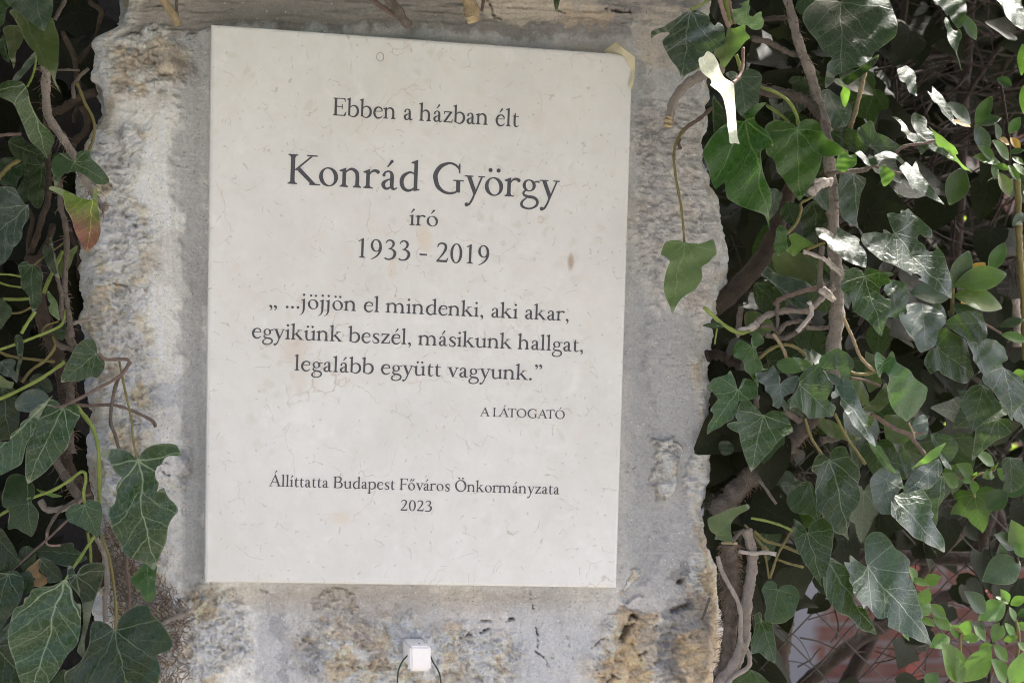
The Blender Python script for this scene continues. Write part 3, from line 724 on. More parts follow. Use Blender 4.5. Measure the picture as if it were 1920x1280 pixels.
G['F'] = (525, capstem(130) + [poly((130, 626), (488, 626), (488, 660), (130, 660)), poly((130, 318), (402, 318), (402, 352), (130, 352)), poly((464, 660), (496, 660), (504, 520), (482, 520), (440, 630)), poly((380, 242), (406, 242), (406, 430), (380, 430))])
G['K'] = (690, capstem(130) + [poly((165, 318), (205, 300), (560, 628), (505, 628)), poly((430, 632), (660, 632), (660, 660), (430, 660)), poly((196, 338), (268, 396), (640, 30), (520, 30)), poly((500, 0), (735, 0), (735, 26), (600, 36), (500, 34))])
G['G'] = (745, [strip([(632, 470, 14), (604, 570, 40), (510, 645, 48), (385, 668, 50), (205, 590, 86), (98, 430, 100), (92, 300, 102), (150, 135, 92), (280, 25, 66), (410, -4, 52), (530, 16, 42), (612, 66, 24)]), stem(605, 20, 290, 92), poly((490, 276), (730, 276), (730, 304), (490, 304)), poly((618, 455), (646, 455), (640, 672), (616, 672), (590, 600))])
G['A'] = (690, [poly((52, 20), (92, 20), (352, 600), (348, 690), (335, 690)), poly((330, 690), (362, 690), (634, 20), (522, 20), (318, 560)), poly((165, 228), (500, 228), (500, 262), (165, 262)), poly((-10, 0), (190, 0), (190, 28), (-10, 28)), poly((440, 0), (700, 0), (700, 28), (440, 28))])
G['L'] = (565, capstem(130) + [poly((130, 0), (520, 0), (520, 36), (130, 36)), poly((520, 0), (560, 180), (536, 182), (450, 30))])
G['T'] = (635, [stem(318, 20, 640, 94)] + foot(318, 94, 110, 110) + [poly((40, 624), (596, 624), (596, 660), (40, 660)), poly((40, 660), (24, 505), (48, 505), (110, 630)), poly((596, 660), (612, 505), (588, 505), (526, 630))])
G['O'] = (765, [ring_(382, 328, 340, 344, 234, 304, .22)])
G['B'] = (610, capstem(130) + [strip([(130, 644, 30), (300, 642, 36), (430, 600, 72), (462, 500, 88), (414, 395, 66), (300, 350, 34), (140, 346, 30)]), strip([(140, 346, 30), (330, 342, 38), (480, 290, 76), (525, 180, 96), (470, 62, 76), (330, 16, 38), (130, 16, 30)])])
DG = 462
G['1'] = (DG, [stem(235, 20, 560, 80), poly((195, 555), (275, 555), (275, 655), (252, 655), (110, 560), (118, 536), (195, 572))] + foot(235, 80, 108, 108))
G['2'] = (DG, [strip([(62, 490, 22), (102, 588, 46), (200, 632, 50), (312, 588, 74), (338, 480, 86), (292, 350, 68), (180, 185, 46), (64, 50, 34)]), poly((36, 0), (392, 0), (430, 150), (404, 152), (362, 74), (70, 74), (36, 30))])
G['3'] = (DG, [strip([(72, 520, 18), (122, 602, 42), (212, 634, 46), (312, 578, 74), (322, 472, 72), (252, 376, 40), (165, 340, 24)]), strip([(165, 346, 24), (280, 332, 50), (372, 250, 86), (376, 150, 90), (312, 42, 66), (190, -6, 44), (96, 10, 48), (48, 46, 44)])])
G['9'] = (DG, [ring_(220, 432, 182, 210, 98, 178, .12), strip([(366, 430, 84), (362, 290, 78), (290, 130, 56), (165, 18, 34), (62, -32, 18)])])
G['0'] = (DG, [ring_(231, 318, 200, 334, 112, 298)])
G['-'] = (330, [poly((40, 190), (285, 190), (285, 244), (40, 244))])
G[','] = (215, comma(95)); G['.'] = (210, [disc(100, 42, 54)])
G['„'] = (400, comma(95) + comma(270)); G['”'] = (400, comma(110, 600) + comma(285, 600)); G[' '] = (235, [])
def comp(base, w, extra): return (G[base][0], G[base][1] + extra)
G['á'] = comp('a', 0, acute(185)); G['é'] = comp('e', 0, acute(205)); G['í'] = comp('i0', 0, acute(92)); G['ó'] = comp('o', 0, acute(220))
G['ö'] = comp('o', 0, dier(247)); G['ü'] = comp('u', 0, dier(250)); G['ő'] = comp('o', 0, acute(165, 490) + acute(300, 490))
G['Á'] = comp('A', 0, acute(330, 735)); G['Ó'] = comp('O', 0, acute(360, 735)); G['Ö'] = comp('O', 0, dier(382, 770, 50, 110))
im, nt, b = new_mat('dark_grey_letter_paint')
n1 = noise(nt, 500, 4, .7); n2 = noise(nt, 60, 3)
c = mixc(nt, ramp(nt, n1, .3, .8), (0.042, 0.044, 0.052), (0.078, 0.080, 0.088))
c = mixc(nt, ramp(nt, n2, .62, .8, 0, .35), c, (0.2, 0.19, 0.18))
nt.links.new(c, b.inputs['Base Color']); b.inputs['Roughness'].default_value = 0.7
KERN = {('y', 'ö'): -30, ('r', 'g'): -10, ('A', ' '): -60, ('L', 'Á'): -110, ('Á', 'T'): -110, ('A', 'T'): -110, ('T', 'O'): -30, ('T', 'Ó'): -30, ('F', 'ő'): -40, ('v', 'á'): -25, ('K', 'o'): -20}
def text_line(s, x0, y0, x1, y1, bx0, by0, bx1, by1, cap_px, ref=660):
    """x0..x1: ink ends in photo pixels; two baseline points fix the line on the slab"""
    pen = 0; items = []
    for i, ch in enumerate(s):
        w, parts = G[ch]; items.append((pen, parts)); pen += w
        if i+1 < len(s): pen += KERN.get((ch, s[i+1]), 0)
    allx = [q[0]+p for p, parts in items for V_, _ in parts for q in V_]
    mn, mxx = min(allx), max(allx)
    sl = (by1-by0)/(bx1-bx0)
    A0 = at(x0, by0 + sl*(x0-bx0), 0); A1 = at(x1, by0 + sl*(x1-bx0), 0)
    ex = (A1-A0); k = ex.length/(mxx-mn); ex.normalize()
    ez = Vector((-ex.z, 0, ex.x)); ez = Vector((0, 0, 1)).lerp(ez, .6).normalized()
    ky = cap_px/1985.0/ref
    mb = MB(); n = 0
    for p, parts in items:
        for V_, F_ in parts:
            n += 1
            o = -0.00025 - 0.000012*(n % 9)
            mb.add([A0 + ex*((q[0]+p-mn)*k) + ez*(q[1]*ky) + Vector((0, o, 0)) for q in V_], F_)
    return mb.build('inscription_line', im, plaque)
text_line('Ebben a házban élt', 624, 0, 972.7, 0, 624, 216.5, 972, 238.4, 33)
text_line('Konrád György', 539, 0, 1048.5, 0, 545, 345, 970.7, 369.5, 55.5)
text_line('író', 767, 0, 821, 0, 767, 422, 821, 425, 31)
text_line('1933 - 2019', 671.7, 0, 916.5, 0, 678, 483.2, 878, 494.2, 37, 655)
text_line('„ ...jöjjön el mindenki, aki akar,', 505, 0, 1066, 0, 673, 583.5, 1050, 601, 29)
text_line('egyikünk beszél, másikunk hallgat,', 472, 0, 1093, 0, 484, 633.7, 1079, 659, 29)
text_line('legalább együtt vagyunk.”', 551.4, 0, 1015.5, 0, 556.6, 694.5, 959, 711, 29)
text_line('A LÁTOGATÓ', 899.4, 0, 1058.7, 0, 908, 780, 1034.7, 784.4, 16.5)
text_line('Állíttatta Budapest Főváros Önkormányzata', 504, 0, 1049, 0, 511, 911, 1025, 925.5, 21.5)
text_line('2023', 751, 0, 809.7, 0, 751, 956.5, 809, 958.3, 20, 640)

q = MB(); V_, F_ = ring_(0, 0, 7.2, 8.6, 6.3, 7.7, n=28)
q.add([at(713 + a_, 107 - b_, -.0003) for a_, b_ in V_], F_); q.build('fossil_ring', bark_mat('fossil_ring_brown', (0.26, 0.23, 0.19), (0.34, 0.30, 0.26)), plaque)
# ------------------------------------------------------------------ scrap of tape on the plaque's corner
tm, nt, b = new_mat('yellowed_tape')
n1 = noise(nt, 120, 4)
c = mixc(nt, n1, (0.40, 0.36, 0.22), (0.48, 0.44, 0.31)); nt.links.new(c, b.inputs['Base Color'])
b.inputs['Roughness'].default_value = 0.35; b.inputs['Alpha'].default_value = 1.0
bump(nt, n1, b, .5, .001)
def tp(x, y, Y): return at(800 + x*450/1920, y*450/1920, Y)
tv = [tp(1420, 405, .012), tp(1520, 335, .004), tp(1560, 380, -.006), tp(1580, 450, -.001), tp(1440, 430, .004), tp(1665, 455, -.009), tp(1668, 530, -.006), tp(1640, 575, -.0016), tp(1600, 500, -.0018), tp(1660, 640, -.004), tp(1655, 690, .004), tp(1632, 720, -.0016), tp(1615, 690, -.0016), tp(1545, 350, .002)]
tf = [(0, 1, 2, 3), (0, 3, 4), (1, 13, 2), (13, 5, 2), (2, 5, 3), (3, 5, 8), (5, 6, 8), (8, 6, 7), (6, 9, 7), (7, 9, 12), (9, 10, 11), (9, 11, 12)]
o = link_mesh('tape_scrap', tv, tf, tm)
sd = o.modifiers.new('thick', 'SOLIDIFY'); sd.thickness = 0.0004
sb = o.modifiers.new('soft', 'SUBSURF'); sb.levels = 1; sb.render_levels = 2; sb.subdivision_type = 'SIMPLE'
tag(o, 'crumpled scrap of yellowed tape folded over the top right corner of the plaque', 'tape')

# ------------------------------------------------------------------ white hook under the plaque, with a wire loop
hm, nt, b = new_mat('white_limestone_hook')
n1 = noise(nt, 90, 4); c = mixc(nt, n1, (0.70, 0.68, 0.64), (0.80, 0.785, 0.75)); nt.links.new(c, b.inputs['Base Color']); b.inputs['Roughness'].default_value = 0.55
hook = empty('wall_hook', at(766, 1215, 0.03), 'small white square-ended stone peg sticking out of the wall below the plaque', 'hook')
def prism(name, f, bk_, mat, parent, bev=0.0015):
    bq = bmesh.new(); a = [bq.verts.new(p) for p in f]; k = [bq.verts.new(p) for p in bk_]
    n = len(f); bq.faces.new(a); bq.faces.new(k[::-1])
    for i in range(n): bq.faces.new((a[i], k[i], k[(i+1) % n], a[(i+1) % n]))
    bmesh.ops.recalc_face_normals(bq, faces=bq.faces)
    bmesh.ops.bevel(bq, geom=list(bq.edges), offset=bev, segments=2, affect='EDGES')
    for v in bq.verts: v.co -= parent.location
    m_ = bpy.data.meshes.new(name); bq.to_mesh(m_); bq.free(); m_.materials.append(mat)
    o_ = bpy.data.objects.new(name, m_); col.objects.link(o_); o_.parent = parent
    return o_
prism('arm', [at(x, y, -.030) for x, y in ((768, 1214), (800, 1212), (803, 1254), (770, 1252))], [at(x, y, .045) for x, y in ((752, 1192), (790, 1192), (793, 1236), (752, 1236))], hm, hook)
prism('end_plate', [at(x, y, -.046) for x, y in ((769, 1211), (808, 1211), (808, 1255), (770, 1255))], [at(x, y, -.030) for x, y in ((763, 1206), (804, 1206), (804, 1258), (764, 1258))], hm, hook, .002)
wg, nt, b = new_mat('green_wire')
n1 = noise(nt, 200, 2); c = mixc(nt, n1, (0.008, 0.026, 0.015), (0.014, 0.04, 0.022)); nt.links.new(c, b.inputs['Base Color']); b.inputs['Roughness'].default_value = 0.4
LP = [(786, 1206), (768, 1224), (754, 1240), (746, 1262), (747, 1290), (760, 1330), (788, 1345), (815, 1325), (826, 1290), (824, 1262), (812, 1240), (803, 1222), (786, 1206)]
P = catmull([at(x, y, -.026 + .004*math.sin(i*.5)) for i, (x, y) in enumerate(LP)], 6)
V, F = tube_geo(P, np.full(len(P), .0008), 6)
o = link_mesh('wire_loop', V, F, wg, None, True)
tag(o, 'thin dark green wire loop hanging over the white peg', 'wire')

# ------------------------------------------------------------------ leaves
CROPS = {'A1': (0, 0, 4), 'A2': (0, 300, 4), 'A3': (0, 600, 4), 'A4': (0, 860, 3.047), 'D1': (0, 640, 2), 'B1': (1210, 0, 4), 'B2': (1440, 0, 4), 'B3': (1680, 0, 4),
         'B4': (1300, 300, 4), 'C1': (1520, 300, 4), 'C2': (1700, 300, 4), 'C3': (1310, 600, 4), 'C4': (1540, 600, 4), 'C5': (1720, 600, 4),
         'C6': (1310, 900, 3.369), 'C7': (1560, 900, 3.368), 'C8': (1700, 900, 3.368), 'E': (1180, 0, 2), 'P': (0, 0, 1)}
def px(crop, x, y):
    ox, oy, s = CROPS[crop]
    return ox + x/s, oy + y/s
def nums(s): 
    a = [float(t) for t in s.replace(';', ' ').replace(',', ' ').split()]
    return list(zip(a[0::2], a[1::2]))

def inside(poly_, pts):
    x, y = pts[:, 0], pts[:, 1]; r = np.zeros(len(pts), bool)
    n = len(poly_)
    for i in range(n):
        x0, y0 = poly_[i]; x1, y1 = poly_[(i+1) % n]
        if y0 == y1: continue
        c_ = ((y0 > y) != (y1 > y)) & (x < (x1-x0)*(y-y0)/(y1-y0) + x0)
        r ^= c_
    return r

def leaf_geo(out2, jun2, tip2, cells=11, sub=3):
    """outline / junction / tip in metres on a plane -> (pts (n,2), uv (n,2), tris, L)"""
    out2 = np.array(out2); jun2 = np.array(jun2); tip2 = np.array(tip2)
    L = np.linalg.norm(tip2 - jun2); e = (tip2 - jun2)/L; n_ = np.array([-e[1], e[0]])
    O = catmull(out2, sub, True)
    uvO = np.c_[(O-jun2) @ n_, (O-jun2) @ e]/L
    lo, hi = uvO.min(0), uvO.max(0)
    s = max(hi-lo)/cells
    gx = np.arange(lo[0], hi[0], s); gy = np.arange(lo[1], hi[1], s*0.87)
    g_ = np.array([(x + (0.5*s if j % 2 else 0), y) for j, y in enumerate(gy) for x in gx])
    g_ = g_[inside(uvO, g_)] if len(g_) else g_
    if len(g_):
        dm = np.min(np.hypot(g_[:, None, 0]-uvO[None, :, 0], g_[:, None, 1]-uvO[None, :, 1]), 1)
        g_ = g_[dm > 0.35*s]
    allp = np.r_[uvO, g_] if len(g_) else uvO
    m = len(uvO)
    res = delaunay_2d_cdt([Vector(p) for p in allp], [], [list(range(m))], 1, 1e-6)
    uv = np.array([tuple(v) for v in res[0]]); tris = [tuple(f) for f in res[2]]
    pts = jun2 + (uv[:, :1]*n_ + uv[:, 1:]*e)*L
    rim = (np.arange(len(uv)) < m).astype(float)
    return pts, uv, tris, L, rim

def set_rim(me, rim):
    a = me.attributes.new('rim', 'FLOAT', 'POINT'); a.data.foreach_set('value', np.asarray(rim, dtype=np.float32))

def leaf(parent, crop, Y, mat, pts, jun, tip, tilt=None, fold=0.12, curl=0.12, roll=0.0, wave=0.03, name='leaf', label=None, cells=11, kink=None):
    """a leaf with its own traced outline, bent into depth. Y in cm, negative = nearer than the plaque face"""
    Y = Y/100.0
    if tilt is None: tilt = 0.45 if mat in ('grey', 'gloss') else 0.22
    def tow(p):
        q = at(*px(crop, *p), Y); return (q.x, q.z)
    O = [tow(p) for p in nums(pts)]; J = tow(jun); T = tow(tip)
    P, uv, tris, L, rim = leaf_geo(O, J, T, cells)
    u, v = uv[:, 0], uv[:, 1]
    ph = random.random()*6.28
    d = fold*(np.sqrt(u*u+.004) - .063)*-1.0 + curl*(v-.3)**2 + wave*np.sin(7*u+ph)*np.cos(6*v+ph*2) + 0.02*np.sin(17*v+11*u+ph)
    y = Y + L*d - tilt*(J[1]-P[:, 1]) + roll*(P[:, 0]-J[0])
    if kink:                                   # (px, py, dx, dy, amount): folds the leaf away behind a line
        a = np.array(tow(kink[:2])); b_ = np.array(tow(kink[2:4])); t = b_-a; t /= np.linalg.norm(t)
        side = (P[:, 0]-a[0])*t[1] - (P[:, 1]-a[1])*t[0]
        y = y + kink[4]*np.maximum(side, 0)
    V = np.c_[P[:, 0] + 0.187*(y - Y), y, P[:, 1]]
    o = link_mesh(name, V, tris, LM[mat], parent, True)
    set_uv(o.data, uv); set_rim(o.data, rim)
    if label: o['label'] = label
    return o

TPL = {
 'ivy5': [(0, 0), (.10, -.12), (.30, -.17), (.47, -.04), (.40, .12), (.50, .26), (.62, .42), (.42, .46), (.27, .56), (.18, .76), (.07, .93), (0, 1)],
 'ivy3': [(0, 0), (.12, -.10), (.30, -.10), (.44, .05), (.52, .26), (.40, .42), (.28, .58), (.16, .80), (.06, .94), (0, 1)],
 'ovate': [(0, 0), (.12, -.08), (.30, -.07), (.44, .10), (.45, .30), (.36, .55), (.20, .80), (.07, .95), (0, 1)],
 'oval': [(0, 0), (.10, .10), (.21, .30), (.25, .50), (.20, .72), (.09, .91), (0, 1)],
 'wide': [(0, 0), (.12, .09), (.27, .28), (.33, .46), (.26, .68), (.12, .87), (.03, .97), (0, 1)],
}
def tpl_outline(kind, w=1.0, jit=0.0):
    h = TPL[kind]
    pts = [(x*w, y) for x, y in h] + [(-x*w, y) for x, y in h[-2:0:-1]]
    return np.array([(x + random.uniform(-jit, jit), y + random.uniform(-jit, jit)) for x, y in pts])
def tpl_leaf(mb, base, e, n, L, kind, w=1.0, fold=0.2, curl=0.2, jit=0.02):
    """adds a free 3-D leaf: base point, axis e, normal n"""
    e = Vector(e).normalized(); s = e.cross(Vector(n)).normalized(); n = s.cross(e).normalized()
    O = tpl_outline(kind, w, jit)
    m = len(O)
    mid = [(0, .2), (0, .45), (0, .7)]
    uv = list(map(tuple, O)) + mid
    V = []
    for (u, v) in uv:
        d = fold*abs(u) - curl*v*v
        V.append(Vector(base) + (s*u + e*v + n*d)*L)
    half = len(TPL[kind])
    F = []
    M = [m, m+1, m+2]
    def mi(v): return M[0] if v < .33 else (M[1] if v < .58 else M[2])
    for i in range(m):
        j = (i+1) % m
        a, b_ = mi(O[i][1]), mi(O[j][1])
        if a == b_: F.append((i, j, a))
        else: F.append((i, j, b_, a))
    mb.add(V, F, uv)

def stem_(parent, crop, pts, r, mat, Y=0.0, Y1=None, name='stem', sides=9, rough=0.15, hair=0, wig=0.0, r1=None, label=None):
    """r in photo pixels; Y cm at the start, Y1 at the end"""
    p = nums(pts); n = len(p); Y1 = Y if Y1 is None else Y1
    W = [at(*px(crop, *q), (Y + (Y1-Y)*i/max(1, n-1))/100) for i, q in enumerate(p)]
    C_ = catmull(W, 9)
    m = len(C_)
    if wig:
        ph = random.random()*6
        C_[:, 1] += wig*np.sin(np.linspace(0, 9, m)+ph); C_[:, 0] += .4*wig*np.sin(np.linspace(0, 14, m)+ph*2)
    r0 = r/1950.0; r1 = r0 if r1 is None else r1/1950.0
    R = np.linspace(r0, r1, m)*(1 + rough*np.sin(np.linspace(0, m*.7, m)+random.random()*6)*.6)
    V, F = tube_geo(C_, R, sides, rough*.8)
    o = link_mesh(name, V, F, BM[mat], parent, True)
    if label: o['label'] = label
    if hair:
        hairs(parent, C_, R, hair)
    return o
def hairs(parent, C_, R, n, L=0.008, name='aerial_roots'):
    mb = MB(); m = len(C_)
    for k in range(n):
        i = random.randrange(m-1); t = random.random()
        c_ = C_[i]*(1-t)+C_[i+1]*t; T = C_[min(i+1, m-1)] - C_[i]; T /= np.linalg.norm(T)+1e-9
        a = np.random.default_rng(k+int(abs(c_[0])*1e6)).normal(size=3); a -= T*a.dot(T); a /= np.linalg.norm(a)
        l = L*random.uniform(.4, 1.2)
        d2 = a + T*random.uniform(-.8, .8) + np.array([0, 0, -.3])
        p0 = c_ + a*R[i]*.8; p1 = p0 + d2*l*.5; p2 = p1 + (d2*.5 + np.array([random.uniform(-.7, .7), random.uniform(-.4, .4), -.3]))*l*.6
        V, F = tube_geo(catmull([p0, p1, p2], 2), np.linspace(.00042, .0002, 5), 3, 0, False)
        mb.add(V, F)
    o = mb.build(name, BM['hair'], parent)
    o['kind'] = 'stuff'
    return o

# ================================================================== ivy at the left of the wall
IL = empty('ivy_plant', at(60, 1900, .1), 'dark green ivy with woody stems growing up the left edge of the stone wall', 'ivy')
stem_(IL, 'A1', '330,430 345,520 345,700 360,860 430,980 500,1080 560,1190 600,1290 680,1420 740,1520 800,1570', 8.5, 'light', 1, -2.6, hair=150, r1=5.5)
stem_(IL, 'A2', '350,-330 365,-100 360,0 365,200 355,330 320,420 280,560 230,700', 6, 'brown', 3, 4)
stem_(IL, 'A2', '400,60 450,180 455,350 490,480 500,650 485,950 500,1060 520,1180 540,1330', 5, 'bark', -1, -1, hair=50)
stem_(IL, 'A2', '395,700 430,880 460,1000 460,1150 490,1220', 4.2, 'bark', -1.5, -1)
stem_(IL, 'P', '60,480 80,600 108,670 125,760 122,860 160,925 175,1000 185,1100', 13, 'brown', 3.5, 2, hair=160, r1=12)
stem_(IL, 'P', '96,840 108,870 130,905 150,935', 8, 'bark', .5, 0, hair=30)
stem_(IL, 'P', '130,690 132,740 128,800 135,850', 8, 'bark', 1, 1, hair=60)
stem_(IL, 'A3', '480,60 520,140 560,200 570,260', 7, 'bark', 0, 0)
stem_(IL, 'A3', '420,170 470,200 560,215', 6, 'bark', 0, 0)
stem_(IL, 'A3', '-60,600 0,590 250,470 450,340 480,310', 3.2, 'green', -2.5, -1.5)
stem_(IL, 'A3', '-60,240 0,220 200,150 400,70 470,20 490,-80', 2.7, 'green', -2, -1)
stem_(IL, 'A3', '570,640 610,690 680,780 720,880 740,1000 745,1280 748,1400', 4.3, 'green', -1.5, -2.2, r1=3.4)
stem_(IL, 'A3', '0,240 60,265 170,285 300,300 410,312', 2.8, 'olive', -.5, .3)
stem_(IL, 'A3', '165,465 230,380 350,290 415,190 400,120', 2.8, 'olive', -.8, 0)
stem_(IL, 'A3', '345,625 400,650 450,655 540,615 700,530 840,455 920,400 955,350 955,295 800,295 740,250', 2.9, 'rust', -3.4, -3.6)
stem_(IL, 'A3', '560,630 640,640 700,640 830,635 930,655 1040,700 1150,760 1165,800', 2.9, 'rust', -.6, .6)
stem_(IL, 'D1', '490,75 470,105 440,150 422,220 415,300 432,350 445,400 455,415', 3.2, 'bark', -1.6, -.6)
stem_(IL, 'D1', '448,75 458,130 475,210 492,290 500,370 512,438', 2.1, 'olive', -2.0, -4.2)
stem_(IL, 'A4', '-20,335 0,320 150,235 300,180 400,120 460,75 485,82 490,120 478,190 483,260', 2.8, 'green', -2.4, -2.8)
stem_(IL, 'A4', '572,425 600,490 630,590 655,760 664,880 660,975', 2.5, 'olive', -2, -4.5)
stem_(IL, 'A4', '375,690 420,620 480,530 545,430', 2.9, 'green', -4, -2)
stem_(IL, 'A4', '500,420 515,500 520,590', 2.6, 'green', -.5, -.5)
stem_(IL, 'A4', '540,430 600,560 612,700 600,800 605,930', 4.8, 'light', 0.4, -.2)
stem_(IL, 'A4', '735,490 722,600 738,740 733,860', 3.4, 'rust', -.6, -.4)
stem_(IL, 'A4', '45,650 110,600 170,545 280,450 390,345', 2.2, 'rust', -2.2, -1)
stem_(IL, 'A4', '390,345 430,270 470,220 520,200', 2.4, 'rust', -1, 0)
stem_(IL, 'A4', '230,235 260,285 320,290 400,270 480,215', 6, 'light', 1, .5)
stem_(IL, 'A4', '270,420 265,480 300,495 345,493', 1.9, 'pink', -1, -1)
stem_(IL, 'A4', '270,460 275,400 330,310 390,260 470,215', 3, 'bark', -.8, -.2)
stem_(IL, 'A1', '555,740 548,650 570,610 610,560 665,515', 3.4, 'bark', 1.5, .5)
stem_(IL, 'A1', '575,620 610,700 640,780 690,870 710,960 695,1060 668,1130', 2.7, 'olive', 1, -.8)
stem_(IL, 'A1', '400,840 470,820 530,775 600,730 720,690', 8, 'brown', 6, 5)
stem_(IL, 'A1', '540,1100 570,1050 640,990 660,900 620,800', 7, 'brown', 4, 5)
stem_(IL, 'A1', '500,-30 480,20 440,90 410,150', 4, 'bark', 1, 1)
stem_(IL, 'A1', '265,515 330,520 400,525 520,525 600,530', 2, 'bark', 1, 1)
stem_(IL, 'A1', '-20,1020 60,1010 160,1005', 3, 'rust', 0, 0)
stem_(IL, 'A1', '205,650 240,580 265,490 270,400', 2, 'green', -2, -1)
stem_(IL, 'A2', '-20,160 30,90 80,40 150,0', 4, 'olive', 0, 0)
stem_(IL, 'A2', '0,855 80,860 160,875', 1.8, 'green', -.5, -.5)
stem_(IL, 'A2', '0,920 60,940 160,955', 1.8, 'green', -.5, -.5)
stem_(IL, 'A2', '20,1040 120,1045 230,1038', 2.8, 'green', -.5, -.5)
stem_(IL, 'A2', '90,1150 160,1140 240,1100 260,1080', 2.2, 'olive', -1, -1)
stem_(IL, 'A2', '160,1300 200,1230 265,1135', 3.2, 'green', -2, -2)
stem_(IL, 'A2', '330,1000 345,950 390,850 470,680', 3.6, 'green', -.5, 0)
stem_(IL, 'A2', '250,790 300,750 340,720 480,620 490,600', 1.8, 'olive', -1.5, 0)
stem_(IL, 'A2', '510,1240 580,1215 640,1200 685,1190', 3.6, 'light', -.4, -1.4)
stem_(IL, 'A2', '310,1290 350,1240 440,1210', 1.8, 'olive', -1, -1)
stem_(IL, 'P', '298,1172 320,1160 345,1150 356,1145', 4, 'light', .2, -1.2, r1=5)
for (ps, rr) in (('170,0 190,40 150,120', 5), ('30,360 60,420 40,520', 5), ('100,420 70,520 90,640', 6), ('20,700 70,740 60,860', 5), ('130,420 150,500 140,600', 5), ('180,260 160,330 175,380', 4), ('175,940 215,1000 225,1100', 6), ('120,60 150,160 140,230', 5)):
    stem_(IL, 'P', ps, rr, 'brown', 5, 7, wig=.004)

